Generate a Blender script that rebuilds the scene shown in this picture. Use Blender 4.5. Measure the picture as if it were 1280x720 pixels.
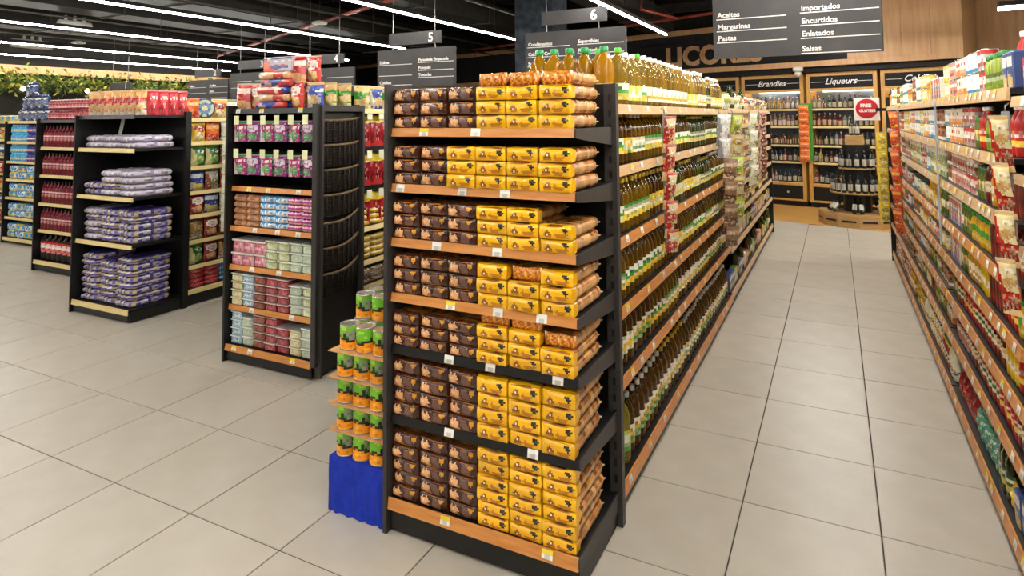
import bpy, math, random
from mathutils import Vector, Matrix
for o in list(bpy.data.objects): bpy.data.objects.remove(o)
random.seed(11)
SC = bpy.context.scene
COL = SC.collection
PI = math.pi
# ------------------------------------------------------------------ camera
F_PX, YAW, PITCH, ROLL, CY = 795.1, .4690, .0591, -.0082, 100.37
CAM_H = 1.87
c_, s_ = math.cos(YAW), math.sin(YAW); cp_, sp_ = math.cos(PITCH), math.sin(PITCH)
right = Vector((c_, s_, 0)); fwd = Vector((-s_*cp_, c_*cp_, sp_)); up = Vector((s_*sp_, -c_*sp_, cp_))
cr_, sr_ = math.cos(ROLL), math.sin(ROLL)
xc = cr_*right + sr_*up; yc = cr_*up - sr_*right; zc = -fwd
cam = bpy.data.cameras.new('camera'); cam_o = bpy.data.objects.new('camera', cam); COL.objects.link(cam_o)
cam_o.matrix_world = Matrix(((xc.x, yc.x, zc.x, 0), (xc.y, yc.y, zc.y, 0), (xc.z, yc.z, zc.z, CAM_H), (0, 0, 0, 1)))
cam.sensor_fit = 'HORIZONTAL'; cam.sensor_width = 36; cam.lens = F_PX*36/1280
cam.shift_y = -(360-CY)/1280; cam.clip_start = .05; cam.clip_end = 100
SC.camera = cam_o
# ------------------------------------------------------------------ world, exposure
w = bpy.data.worlds.new('world'); SC.world = w; w.use_nodes = True
w.node_tree.nodes['Background'].inputs[0].default_value = (.75, .72, .68, 1)
w.node_tree.nodes['Background'].inputs[1].default_value = .02
SC.view_settings.view_transform = 'Standard'; SC.view_settings.look = 'None'
SC.view_settings.gamma = 1; SC.view_settings.use_curve_mapping = False
SC.view_settings.exposure = 0.0
LED_STRENGTH = 81.0
LED_COLOR = (1.0, .962, .89)
# ------------------------------------------------------------------ colours and materials
def lin(h):
    if isinstance(h, tuple): return h
    h = h.lstrip('#'); r = []
    for i in (0, 2, 4):
        v = int(h[i:i+2], 16)/255
        r.append(v/12.92 if v <= .04045 else ((v+.055)/1.055)**2.4)
    return tuple(r)
def mixc(a, b, t):
    a, b = lin(a), lin(b); return tuple(x*(1-t)+y*t for x, y in zip(a, b))
def new_mat(name):
    m = bpy.data.materials.new(name); m.use_nodes = True
    nt = m.node_tree; b = nt.nodes['Principled BSDF']
    return m, nt, b
def attr_mat(name, rough=.5, spec=.5, metal=0, bump=0, bscale=60, trans=0, coat=0, vary=.12, ior=1.45):
    m, nt, b = new_mat(name); N = nt.nodes; L = nt.links
    a = N.new('ShaderNodeAttribute'); a.attribute_name = 'Col'
    oi = N.new('ShaderNodeObjectInfo'); mr = N.new('ShaderNodeMapRange')
    mr.inputs['To Min'].default_value = 1-vary; mr.inputs['To Max'].default_value = 1+vary
    L.new(oi.outputs['Random'], mr.inputs['Value'])
    hs = N.new('ShaderNodeHueSaturation'); L.new(a.outputs['Color'], hs.inputs['Color']); L.new(mr.outputs['Result'], hs.inputs['Value'])
    L.new(hs.outputs['Color'], b.inputs['Base Color'])
    b.inputs['Roughness'].default_value = rough; b.inputs['Specular IOR Level'].default_value = spec
    b.inputs['Metallic'].default_value = metal; b.inputs['Transmission Weight'].default_value = trans
    b.inputs['Coat Weight'].default_value = coat; b.inputs['Coat Roughness'].default_value = .15; b.inputs['IOR'].default_value = ior
    if bump:
        tc = N.new('ShaderNodeTexCoord'); n = N.new('ShaderNodeTexNoise'); n.inputs['Scale'].default_value = bscale; n.inputs['Detail'].default_value = 2
        ad = N.new('ShaderNodeVectorMath'); ad.operation = 'ADD'; L.new(tc.outputs['Object'], ad.inputs[0]); L.new(oi.outputs['Random'], ad.inputs[1])
        L.new(ad.outputs[0], n.inputs['Vector'])
        bp = N.new('ShaderNodeBump'); bp.inputs['Strength'].default_value = bump; bp.inputs['Distance'].default_value = .01
        L.new(n.outputs['Fac'], bp.inputs['Height']); L.new(bp.outputs['Normal'], b.inputs['Normal'])
    return m
def noise_mat(name, c1, c2, scale=8, rough=.5, spec=.4, bump=0, stretch=(1, 1, 1), detail=4, metal=0, vary=0, coat=0):
    m, nt, b = new_mat(name); N = nt.nodes; L = nt.links
    tc = N.new('ShaderNodeTexCoord'); mp = N.new('ShaderNodeMapping'); mp.inputs['Scale'].default_value = stretch
    L.new(tc.outputs['Object'], mp.inputs['Vector'])
    n = N.new('ShaderNodeTexNoise'); n.inputs['Scale'].default_value = scale; n.inputs['Detail'].default_value = detail
    L.new(mp.outputs[0], n.inputs['Vector'])
    cr = N.new('ShaderNodeValToRGB'); cr.color_ramp.elements[0].position = .3; cr.color_ramp.elements[1].position = .7
    cr.color_ramp.elements[0].color = (*lin(c1), 1); cr.color_ramp.elements[1].color = (*lin(c2), 1)
    L.new(n.outputs['Fac'], cr.inputs[0]); src = cr.outputs[0]
    if vary:
        oi = N.new('ShaderNodeObjectInfo'); mr = N.new('ShaderNodeMapRange'); mr.inputs['To Min'].default_value = 1-vary; mr.inputs['To Max'].default_value = 1+vary
        L.new(oi.outputs['Random'], mr.inputs['Value'])
        hs = N.new('ShaderNodeHueSaturation'); L.new(src, hs.inputs['Color']); L.new(mr.outputs['Result'], hs.inputs['Value']); src = hs.outputs['Color']
    L.new(src, b.inputs['Base Color'])
    b.inputs['Roughness'].default_value = rough; b.inputs['Specular IOR Level'].default_value = spec; b.inputs['Metallic'].default_value = metal
    b.inputs['Coat Weight'].default_value = coat; b.inputs['Coat Roughness'].default_value = .12
    if bump:
        bp = N.new('ShaderNodeBump'); bp.inputs['Strength'].default_value = bump; bp.inputs['Distance'].default_value = .01
        L.new(n.outputs['Fac'], bp.inputs['Height']); L.new(bp.outputs['Normal'], b.inputs['Normal'])
    return m
def emit_mat(name, col, st):
    m, nt, b = new_mat(name)
    b.inputs['Base Color'].default_value = (*lin(col), 1); b.inputs['Emission Color'].default_value = (*lin(col), 1); b.inputs['Emission Strength'].default_value = st
    return m
M = {}
M['print'] = attr_mat('printed_packaging', .38, .5, bump=.05, bscale=25)
M['wrap'] = attr_mat('glossy_film_wrap', .22, .6, bump=.55, bscale=38, coat=.3)
M['film'] = attr_mat('crinkled_snack_film', .27, .6, bump=.5, bscale=22, coat=.2)
M['plastic'] = attr_mat('moulded_plastic', .3, .5)
M['oil'] = attr_mat('oil_in_clear_plastic', .06, .6, trans=.62, ior=1.36, vary=.2)
M['glass'] = attr_mat('coloured_glass', .05, .6, trans=.45, ior=1.4, vary=.2, coat=.3)
M['tub'] = attr_mat('clear_tub_with_sweets', .15, .6, trans=.1, coat=.6, bump=.3, bscale=70)
M['tin'] = attr_mat('tinplate', .25, .5, metal=.7)
M['tag'] = attr_mat('paper_tag', .6, .3)
M['cloth'] = attr_mat('cloth', .9, .1, bump=.2, bscale=200)
M['black'] = noise_mat('black_powder_coat', '#0c0b0b', '#141312', 30, .42, .45, .02)
M['grey'] = noise_mat('grey_powder_coat', '#2f2c2a', '#3a3633', 30, .45, .45, .02)
M['rail'] = noise_mat('orange_wood_rail', '#c07838', '#d79550', 6, .38, .45, stretch=(1, 9, 9), vary=.06)
M['rail_pale'] = noise_mat('pale_lit_wood_rail', '#caa06e', '#dcb787', 6, .4, .45, stretch=(1, 9, 9), vary=.05)  # same rail wood, lamp glare put into its colour
M['rail_cream'] = noise_mat('cream_rail', '#d6bd7d', '#e6d196', 6, .45, .4, stretch=(1, 9, 9))
M['tile'] = noise_mat('beige_porcelain_tile', '#b3aa9b', '#bcb4a6', 5, .36, .42, .006, vary=.035, detail=6)
M['grout'] = noise_mat('dark_grout', '#4a453f', '#5a544c', 40, .9, .1)
M['woodfloor'] = noise_mat('oak_floor', '#c8954c', '#d9a75c', 3, .35, .4, stretch=(1, 10, 1))
M['ceil'] = noise_mat('black_painted_ceiling', '#0e0c0a', '#181512', 2, .9, .1)
M['duct'] = noise_mat('dark_duct_metal', '#1a1712', '#28241e', 6, .55, .3)
M['pipe'] = noise_mat('grey_conduit', '#2a2722', '#3a362f', 12, .5, .4)
M['redpipe'] = noise_mat('red_sprinkler_pipe', '#8e3a2b', '#a94a38', 12, .45, .4)
M['wall_dark'] = noise_mat('charcoal_wall', '#26241f', '#302d29', 3, .7, .2)
M['wall_black'] = noise_mat('black_fascia', '#121010', '#1b1817', 3, .6, .25)
M['wall_pale'] = noise_mat('pale_plaster', '#a79f93', '#b3ab9f', 3, .8, .2)
M['oak'] = noise_mat('oak_veneer', '#b98a5c', '#caa071', 3, .45, .35, stretch=(6, 6, .5), bump=.02)
M['oak_case'] = noise_mat('oak_case_frame', '#c08c46', '#d4a458', 5, .4, .4, stretch=(8, 8, .6))
M['case_back'] = noise_mat('case_back_mirror', '#5e6a78', '#75808c', 2, .12, .6, metal=.5)
M['board'] = noise_mat('anthracite_sign_board', '#3f3d3d', '#494646', 5, .5, .4)
M['white'] = noise_mat('white_lettering', '#e8e5df', '#f2efe9', 10, .5, .3)
M['steel'] = noise_mat('brushed_steel', '#77746f', '#8a8680', 30, .35, .5, metal=.8)
M['wicker'] = noise_mat('dark_wicker', '#17120e', '#2a2018', 60, .7, .25, .2)
M['wicker_rim'] = noise_mat('brown_wicker_rim', '#5c4b33', '#786445', 60, .7, .25, .2)
M['card'] = noise_mat('corrugated_card', '#b98c5d', '#c99d6e', 30, .85, .15)
M['mural'] = noise_mat('chalk_mural', '#1d2227', '#3b434b', 7, .8, .2, detail=8)
M['leaf'] = attr_mat('garland_leaf', .5, .4)
M['blue'] = noise_mat('royal_blue_cloth', '#1b2f9c', '#2139b4', 25, .75, .2, .1)
M['crate'] = noise_mat('pine_display', '#a8814f', '#bd9660', 4, .5, .3, stretch=(1, 8, 8))
M['led'] = emit_mat('led_diffuser', LED_COLOR, LED_STRENGTH)
M['case_led'] = emit_mat('case_lamp', (1.0, .82, .55), 60.0)
M['bulb'] = emit_mat('warm_bulb', (1.0, .75, .4), 8.0)
# ------------------------------------------------------------------ mesh builder
class MB:
    def __init__(s): s.v = []; s.f = []; s.c = []; s.sm = []
    def quad(s, pts, col, sm=False):
        n = len(s.v); s.v += [tuple(p) for p in pts]; s.f.append(tuple(range(n, n+len(pts)))); s.c.append(lin(col)); s.sm.append(sm)
    def box(s, x0, x1, y0, y1, z0, z1, col='#808080'):
        n = len(s.v); col = lin(col)
        s.v += [(x0, y0, z0), (x1, y0, z0), (x1, y1, z0), (x0, y1, z0), (x0, y0, z1), (x1, y0, z1), (x1, y1, z1), (x0, y1, z1)]
        for f in ((0, 3, 2, 1), (4, 5, 6, 7), (0, 1, 5, 4), (1, 2, 6, 5), (2, 3, 7, 6), (3, 0, 4, 7)):
            s.f.append(tuple(n+i for i in f)); s.c.append(col); s.sm.append(False)
        return s
    def prism(s, poly, z0, z1, col='#808080'):
        n = len(s.v); k = len(poly); col = lin(col)
        s.v += [(x, y, z0) for x, y in poly] + [(x, y, z1) for x, y in poly]
        fs = [tuple(n+k-1-i for i in range(k)), tuple(n+k+i for i in range(k))] + [(n+i, n+(i+1) % k, n+k+(i+1) % k, n+k+i) for i in range(k)]
        for f in fs: s.f.append(f); s.c.append(col); s.sm.append(False)
        return s
    def extrude_yz(s, poly, x0, x1, col='#808080'):
        n = len(s.v); k = len(poly); col = lin(col)
        s.v += [(x0, y, z) for y, z in poly] + [(x1, y, z) for y, z in poly]
        fs = [tuple(n+k-1-i for i in range(k)), tuple(n+k+i for i in range(k))] + [(n+i, n+(i+1) % k, n+k+(i+1) % k, n+k+i) for i in range(k)]
        for f in fs: s.f.append(f); s.c.append(col); s.sm.append(False)
        return s
    def lathe(s, prof, seg=14, col='#808080', cx=0, cy=0, cz=0, sq=0, sx=1, sy=1, colfn=None, caps=True, rot=0):
        n = len(s.v); k = len(prof)
        for r, z in prof:
            for i in range(seg):
                a = 2*PI*i/seg-PI/2+rot; ca, sa = math.cos(a), math.sin(a)
                q = 1
                if sq: q = 1/((abs(ca)**sq+abs(sa)**sq)**(1/sq))
                s.v.append((cx+r*ca*q*sx, cy+r*sa*q*sy, cz+z))
        for j in range(k-1):
            for i in range(seg):
                i2 = (i+1) % seg
                s.f.append((n+j*seg+i, n+j*seg+i2, n+(j+1)*seg+i2, n+(j+1)*seg+i)); s.sm.append(True)
                s.c.append(lin(colfn(j, i)) if colfn else lin(col))
        if caps:
            s.f.append(tuple(n+seg-1-i for i in range(seg))); s.c.append(lin(colfn(0, 0)) if colfn else lin(col)); s.sm.append(False)
            s.f.append(tuple(n+(k-1)*seg+i for i in range(seg))); s.c.append(lin(colfn(k-2, 0)) if colfn else lin(col)); s.sm.append(False)
        return s
    def tube(s, path, r, col='#808080', seg=6):
        path = [Vector(p) for p in path]; n = len(s.v); col = lin(col)
        for i, p in enumerate(path):
            d = (path[min(i+1, len(path)-1)]-path[max(i-1, 0)]).normalized()
            a = d.cross(Vector((0, 0, 1)))
            if a.length < .05: a = d.cross(Vector((1, 0, 0)))
            a.normalize(); b = d.cross(a)
            for k in range(seg):
                t = 2*PI*k/seg; s.v.append(tuple(p+a*r*math.cos(t)+b*r*math.sin(t)))
        for i in range(len(path)-1):
            for k in range(seg):
                k2 = (k+1) % seg
                s.f.append((n+i*seg+k, n+(i+1)*seg+k, n+(i+1)*seg+k2, n+i*seg+k2)); s.c.append(col); s.sm.append(True)
        s.f.append(tuple(n+k for k in range(seg))); s.c.append(col); s.sm.append(False)
        e = n+(len(path)-1)*seg; s.f.append(tuple(e+seg-1-k for k in range(seg))); s.c.append(col); s.sm.append(False)
        return s
    def patch(s, fn, nx, ny, colfn, sm=True, flip=False):
        n = len(s.v)
        for j in range(ny+1):
            for i in range(nx+1): s.v.append(tuple(fn(i/nx, j/ny)))
        for j in range(ny):
            for i in range(nx):
                a = n+j*(nx+1)+i; q = (a, a+1, a+nx+2, a+nx+1)
                s.f.append(q[::-1] if flip else q); s.c.append(lin(colfn(i, j))); s.sm.append(sm)
        return s
    def mesh(s, name, mat):
        me = bpy.data.meshes.new(name); me.from_pydata(s.v, [], s.f)
        me.polygons.foreach_set('use_smooth', s.sm)
        ca = me.color_attributes.new('Col', 'FLOAT_COLOR', 'CORNER')
        buf = []
        for f, c in zip(s.f, s.c): buf += [c[0], c[1], c[2], 1.0]*len(f)
        ca.data.foreach_set('color', buf)
        me.materials.append(M[mat] if isinstance(mat, str) else mat); me.update()
        return me
def obj(name, data, parent=None, loc=None, rotz=0, label=None, cat=None, group=None, kind=None):
    o = bpy.data.objects.new(name, data); COL.objects.link(o)
    if parent: o.parent = parent
    if loc is not None: o.location = loc
    if rotz: o.rotation_euler[2] = rotz
    if label: o['label'] = label
    if cat: o['category'] = cat
    if group: o['group'] = group
    if kind: o['kind'] = kind
    return o
def struct(name, mb, mat, label, parent=None, **k):
    o = obj(name, mb.mesh(name, mat), parent, label=label, kind=None if parent else 'structure', **k)
    return o
ORD = ['zeroth', 'first', 'second', 'third', 'fourth', 'fifth', 'sixth', 'seventh', 'eighth', 'ninth', 'tenth', 'eleventh', 'twelfth']
def nth(i):
    if i < len(ORD): return ORD[i]
    return f"{i}{'th' if 10 <= i % 100 <= 20 else {1: 'st', 2: 'nd', 3: 'rd'}.get(i % 10, 'th')}"
NUM = ['zero', 'one', 'two', 'three', 'four', 'five', 'six', 'seven', 'eight', 'nine', 'ten', 'eleven', 'twelve']
def put(proto, loc, rotz, label, cat, group=None, scale=None, tilt=None):
    name, parts = proto
    if len(parts) == 1: root = obj(name, parts[0][1], None, loc, rotz, label, cat, group)
    else:
        root = obj(name, None, None, loc, rotz, label, cat, group); root.empty_display_size = .03
        made = {}
        for p in parts:
            par = made.get(p[2]) if len(p) > 2 else root
            made[p[0]] = obj(p[0], p[1], par or root)
    if scale: root.scale = scale
    if tilt: root.rotation_euler = (tilt[0], tilt[1], rotz)
    return root
TEXT_CACHE = {}
def text_mesh(txt, size, mat, bold=0, ext=.002, align='LEFT', shear=0):
    cu = bpy.data.curves.new('t', 'FONT'); cu.body = txt; cu.size = size; cu.extrude = ext; cu.offset = bold; cu.align_x = align; cu.shear = shear
    cu.resolution_u = 3
    o = bpy.data.objects.new('t', cu); COL.objects.link(o)
    dg = bpy.context.evaluated_depsgraph_get(); me = bpy.data.meshes.new_from_object(o.evaluated_get(dg))
    bpy.data.objects.remove(o); bpy.data.curves.remove(cu)
    for v in me.vertices: v.co = (v.co.x, -v.co.z, v.co.y)     # stand it upright, facing -Y
    me.materials.clear(); me.materials.append(M[mat]); me.name = 'lettering'
    return me
TX = {}
for key, a in dict(
        n6=('6', .17, 'white', .004), n5=('5', .17, 'white', .004), n4=('4', .17, 'white', .004), n3=('3', .17, 'white', .004), n2=('2', .17, 'white', .004), n1=('1', .17, 'white', .004),
        lic=('LICORES', .60, 'oak', .022, .02), free=('FREE', .062, 'white', .003), glu=('GLUTEN', .05, 'white', .002),
        c0=('Brandies', .17, 'white', .002, .002, 'CENTER', .35), c1=('Liqueurs', .17, 'white', .002, .002, 'CENTER', .35), c2=('Celebra', .17, 'white', .002, .002, 'CENTER', .35)).items():
    TX[key] = text_mesh(*a)
def word(t, size=.058): 
    k = (t, size)
    if k not in TX: TX[k] = text_mesh(t, size, 'white', .0015)
    return TX[k]
for t in ('Aceites', 'Margarinas', 'Pastas', 'Importados', 'Encurtidos', 'Enlatados', 'Salsas', 'Condimentos', 'Caldos - Cremas', 'Sopas', 'Arroz', 'Esparcibles', 'Repostería',
          'Dulces', 'Confites', 'Panadería Empacada', 'Ponqués', 'Tostadas'): word(t)
# ------------------------------------------------------------------ linear lamps (the light of the shop, with a few added unseen)
def lamp(x, y0, y1, z, label):
    r = obj('linear_lamp', None, None, (x, y0, z), 0, label, 'lamp', 'linear ceiling lamps')
    L = y1-y0
    obj('housing', MB().box(-.03, .03, 0, L, .022, .07).mesh('housing', 'duct'), r)
    obj('diffuser', MB().box(-.0155, .0155, .01, L-.01, .001, .0215).mesh('diffuser', 'led'), r)
    wire = MB().box(-.004, .004, -.004, .004, .07, 4.35-z).mesh('wire', 'pipe')
    y = .4
    while y < L:
        obj('hanging_wire', wire, r, (0, y, 0)); y += 2.4
LAMPS = [(-.28, 11.6, 'lit linear lamp hidden above the oil aisle sign, left of the added pair'), (.16, 11.6, 'lit linear lamp hidden above the oil aisle sign, right of the added pair'), (-2.52, 10.8, 'lit linear lamp ending beside the wooden fascia letters'),  # unseen aisle lamp, doubled into a pair to brighten the aisle
         (-5.03, 10.9, 'lit linear lamp running behind the sign numbered five'), (-7.6, 10.3, 'lit linear lamp above the snack pile, ending at sign five'),
         (-10.2, 11.6, 'lit linear lamp crossing behind the sign numbered four'), (-12.9, 11.8, 'lit linear lamp, second lowest in the left ceiling'),
         (-15.2, 12.4, 'lit linear lamp nearest the leafy garland'), (2.4, 10.7, 'lit linear lamp over the right aisle shelving'), (4.85, 13.2, 'added linear lamp out of view beyond the right aisle shelving')]  # last lamp is added out of view to brighten the oak bulkhead side
for x, y1, lb in LAMPS: lamp(x, -5.5, y1, 3.25, lb)
for x_, y_, L_, lb_ in ((2.1, 11, 1.6, 'short bright tube lamp before the oak wall, top right'), (-1.1, 12.5, 1.4, 'added tube lamp, unseen behind the oil aisle sign before the oak bulkhead')):  # second tube is added behind the sign to light the bulkhead
    r = obj('tube_lamp', None, None, (x_, y_, 3.34), 0, lb_, 'lamp', 'tube lamps before the liquor corner')
    obj('housing', MB().box(0, L_, -.07, .07, .03, .1).mesh('housing', 'duct'), r)
    obj('diffuser', MB().box(0, L_, -.065, .065, -.015, .0295).mesh('diffuser', 'led'), r)
    for u in (.2, 1.2): obj('hanging_wire', MB().box(u-.004, u+.004, -.004, .004, .1, 1.01).mesh('wire', 'pipe'), r)
# ------------------------------------------------------------------ floor
TX0, TY0, TPX, TPY = -2.807, 2.108, .5855, .6275
floor = struct('floor', MB().box(-17, 9, -6, 19, -.12, -.004), 'grout', 'beige tiled shop floor with thin dark joints')
def in_view(x, y):
    d = Vector((x, y, -CAM_H)); a = d.dot(fwd)
    if a < .3: return 0
    u = 640+F_PX*d.dot(xc)/a; v = CY-F_PX*d.dot(yc)/a
    return 1/a if (-90 < u < 1370 and v < 840) else 0
cells = []
for i in range(-22, 8):
    for j in range(-4, 18):
        x, y = TX0+i*TPX, TY0+j*TPY
        if -15.8 < x < 3 and y < 13.5 and not (y+TPY > 12.35-.287*(x+.5)+.35):
            hid = any(a < x and x+TPX < b and y > c for a, b, c in ((-1.9, -.92, 2.4), (-4.3, -3.4, 3.5), (-6.8, -5.85, 3.75), (-9.1, -8.1, 4.5), (.6, 3, 1)))
            v = 0 if hid else max(in_view(x, y), in_view(x+TPX, y), in_view(x, y+TPY), in_view(x+TPX, y+TPY))
            cells.append((-v, i, j, x, y))
cells.sort()
g = .0027
tile = MB()
tile.v = [(g, g, -.003), (TPX-g, g, -.003), (TPX-g, TPY-g, -.003), (g, TPY-g, -.003), (g+.002, g+.002, 0), (TPX-g-.002, g+.002, 0), (TPX-g-.002, TPY-g-.002, 0), (g+.002, TPY-g-.002, 0)]
for f in ((4, 5, 6, 7), (0, 1, 5, 4), (1, 2, 6, 5), (2, 3, 7, 6), (3, 0, 4, 7)): tile.f.append(f); tile.c.append((.5, .5, .5)); tile.sm.append(False)
tile_me = tile.mesh('tile', 'tile')
rest = MB()
for k, (v, i, j, x, y) in enumerate(cells):
    if k < 298 and v < 0: obj('tile', tile_me, floor, (x, y, 0))
    else:
        n = len(rest.v); rest.v += [(a+x, b+y, c) for a, b, c in tile.v]
        for f in tile.f: rest.f.append(tuple(n+q for q in f)); rest.c.append((.5, .5, .5)); rest.sm.append(False)
obj('far_tiles', rest.mesh('far_tiles', 'tile'), floor, kind='stuff')
# ------------------------------------------------------------------ liquor corner floor and back wall (turned 16 degrees)
WR = -math.radians(16); WO = (-.545, 14.5, 0)
def wl(s, w_, z=0): return Vector((WO[0]+s*math.cos(WR)-w_*math.sin(WR), WO[1]+s*math.sin(WR)+w_*math.cos(WR), z))
pl = obj('floor_oak', None, None, WO, WR, 'warm oak plank floor before the liquor cases', None, None, 'structure')
plank = MB().box(0, 1.196, 0, .117, -.02, .001).mesh('plank', 'woodfloor')
for a in range(18):
    for b in range(-2, 4):
        obj('plank', plank, pl, (-1.37*1.2+b*1.2+(a % 2)*.6, -2.16+a*.12, 0))
struct('wall_back', MB().box(-17, 2.72, .45, .6, 0, 4.35), 'wall_dark', 'dark charcoal back wall behind the liquor cases', loc=WO, rotz=WR)
struct('wall_fascia', MB().box(-17, .9, -.22, .45, 2.97, 3.76), 'wall_black', 'black fascia band carrying the wooden letters', loc=WO, rotz=WR)
struct('trim_1', MB().box(-17, 2.75, -.25, .45, 2.86, 2.97), 'oak', 'pale oak strip under the black fascia', loc=WO, rotz=WR)
struct('trim_2', MB().box(-17, .9, -.25, .45, 3.76, 3.88), 'oak', 'pale oak strip on top of the black fascia', loc=WO, rotz=WR)
pn = struct('wall_panel', MB().box(.9, 2.75, -.25, 1.5, 2.97, 4.32), 'wall_black', 'oak panelled bulkhead right of the fascia letters', loc=WO, rotz=WR)
for k in range(4): obj('panel', MB().box(.905+k*.4625, .905+k*.4625+.459, -.265, -.25, 2.97, 4.32).mesh('panel', 'oak'), pn)
for k in range(3): obj('panel', MB().box(2.751, 2.768, -.26+k*.58, -.24+k*.58+.576, 2.87, 4.32).mesh('panel', 'oak'), pn)
struct('wall_soffit', MB().box(-4.2, 2.75, -.12, .45, 2.75, 2.86), 'wall_black', 'dark recess strip above the liquor cases', loc=WO, rotz=WR)
wr = struct('wall_right_rear', MB().box(2.5, 10, 1.5, 1.65, 0, 4.35), 'wall_black', 'oak clad wall at the far right', loc=WO, rotz=WR)
for k in range(8): obj('panel', MB().box(2.77+k*.9, 2.77+k*.9+.896, 1.48, 1.5, 0, 4.1).mesh('panel', 'oak'), wr)
lt = obj('wall_lettering', None, None, wl(-3.06, -.24, 3.06), WR, 'tan wooden letters LICORES on the black fascia', 'sign')
obj('letters', TX['lic'], lt)
struct('wall_left', MB().box(-16.6, -16, -6, 19, 0, 4.35), 'wall_dark', 'dark wall at the far left behind the garland')
struct('trim_3', MB().box(-16, -15.7, -6, 18.6, 2.92, 3.1), 'oak', 'oak strip above the leafy garland')
struct('wall_right', MB().box(8.6, 9, -6, 12, 0, 4.35), 'wall_pale', 'pale side wall beyond the right shelving')
struct('wall_front', MB().box(-16, 8.6, -6.2, -6, 0, 4.35), 'wall_pale', 'pale wall behind the viewpoint')
struct('ceiling', MB().box(-17, 9.5, -6, 20, 4.35, 4.5), 'ceil', 'black painted open ceiling')
col = struct('wall_column', MB().box(-4.5, -3.85, 9, 9.6, 0, 4.35), 'mural', 'dark column with a chalk mural behind sign six')
# ------------------------------------------------------------------ ceiling services
def duct(x0, x1, y0, y1, z0, z1, label, n=6):
    r = obj('air_duct', None, None, (x0, y0, z0), 0, label, 'duct', 'ceiling ducts')
    obj('casing', MB().box(0, x1-x0, 0, y1-y0, 0, z1-z0).mesh('casing', 'duct'), r)
    long_y = (y1-y0) > (x1-x0); L = (y1-y0) if long_y else (x1-x0)
    for k in range(1, n):
        t = L*k/n
        b = (-.02, x1-x0+.02, t-.02, t+.02) if long_y else (t-.02, t+.02, -.02, y1-y0+.02)
        obj('flange', MB().box(*b, -.02, z1-z0+.02).mesh('flange', 'pipe'), r)
    for k in (1, n-1):
        t = L*k/n+.06
        a = ((x1-x0)/2, t) if long_y else (t, (y1-y0)/2)
        obj('hanger', MB().box(a[0]-.006, a[0]+.006, a[1]-.006, a[1]+.006, z1-z0, 4.35-z0).mesh('hanger', 'pipe'), r)
duct(-3.75, -3.1, 3, 14, 3.75, 4.1, 'dark duct high above the bread display')
duct(-6.6, -5.9, 2, 15, 3.7, 4.1, 'dark duct above the snack display row')
duct(-9.3, -8.7, 2, 15, 3.65, 4.05, 'dark duct left of the sign numbered four')
duct(-11.5, -10.85, 2, 16, 3.7, 4.1, 'dark duct above the red bottle display')
duct(-13.6, -13.1, 2, 16, 3.6, 4.0, 'dark duct nearest the left wall')
def pipe(pts, r, mat, label, cat='pipe', name='ceiling_pipe'):
    o = obj(name, MB().tube(pts, r, seg=8).mesh(name, mat), None, None, 0, label, cat, 'ceiling pipes'); return o
pipe([(-15.9, 12.2, 3.62), (-6.9, 8.0, 3.62), (-3.0, 6.2, 3.62)], .035, 'redpipe', 'long red sprinkler pipe crossing the left ceiling')
pipe([(-4.9, 13.1, 3.72), (-1.2, 11.4, 3.72), (1.2, 10.3, 3.72)], .03, 'redpipe', 'red pipe running behind the oil aisle sign')
pipe([(-2.93, 10.75, 4.35), (-2.93, 10.75, 3.72), (-2.6, 12.02, 3.72)], .028, 'redpipe', 'red pipe dropping from ceiling above the fascia letters')
pipe([(-9.4, 15.0, 3.7), (-7.1, 14.1, 3.7), (-5.2, 13.3, 3.7)], .03, 'redpipe', 'red pipe between signs five and six')
rr = random.Random(5)
for k, (x, z) in enumerate(((-4.6, 3.55), (-6.9, 3.5), (-8.2, 3.58), (-10.8, 3.52), (-12.4, 3.6), (-13.4, 3.5), (-15.0, 3.55))):
    pipe([(x, -2, z), (x, 15, z)], .02, 'pipe', f'thin grey conduit, {nth(k+1)} from the right in the ceiling')
for k, (y, z) in enumerate(((5.2, 4.15), (7.4, 4.2), (9.2, 4.15), (11.4, 4.2), (14, 4.18))):
    r = obj('ceiling_beam', None, None, (-16, y, z), 0, f'dark ceiling beam, {nth(k+1)} from the front', 'beam', 'ceiling beams')
    obj('web', MB().box(0, 17, -.03, .03, 0, 4.35-z).mesh('web', 'duct'), r)
    obj('lower_chord', MB().box(0, 17, -.07, .07, -.03, 0).mesh('lower_chord', 'duct'), r)
def ac(x, y, z, label, L=.55):
    r = obj('ceiling_unit', None, None, (x, y, z), 0, label, 'air unit')
    obj('casing', MB().lathe([(.04, -L/2), (.09, -L/2+.02), (.1, 0), (.09, L/2-.02), (.04, L/2)], 10, '#dcd8d0').mesh('casing', 'plastic'), r).rotation_euler = (PI/2, 0, 0)
    for q in (-.15, 0, .15): obj('fitting', MB().lathe([(.025, .08), (.03, .15), (.02, .17)], 8, '#c9c5bd', cy=q).mesh('fitting', 'plastic'), r)
    obj('bracket', MB().box(-.01, .01, -.01, .01, .09, 4.35-z).mesh('bracket', 'pipe'), r)
ac(-11.9, 6.45, 3.55, 'white cylindrical unit hanging under the upper left ceiling')
ac(-15.2, 7.4, 3.52, 'white cylindrical unit at the left picture edge', .8)
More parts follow.
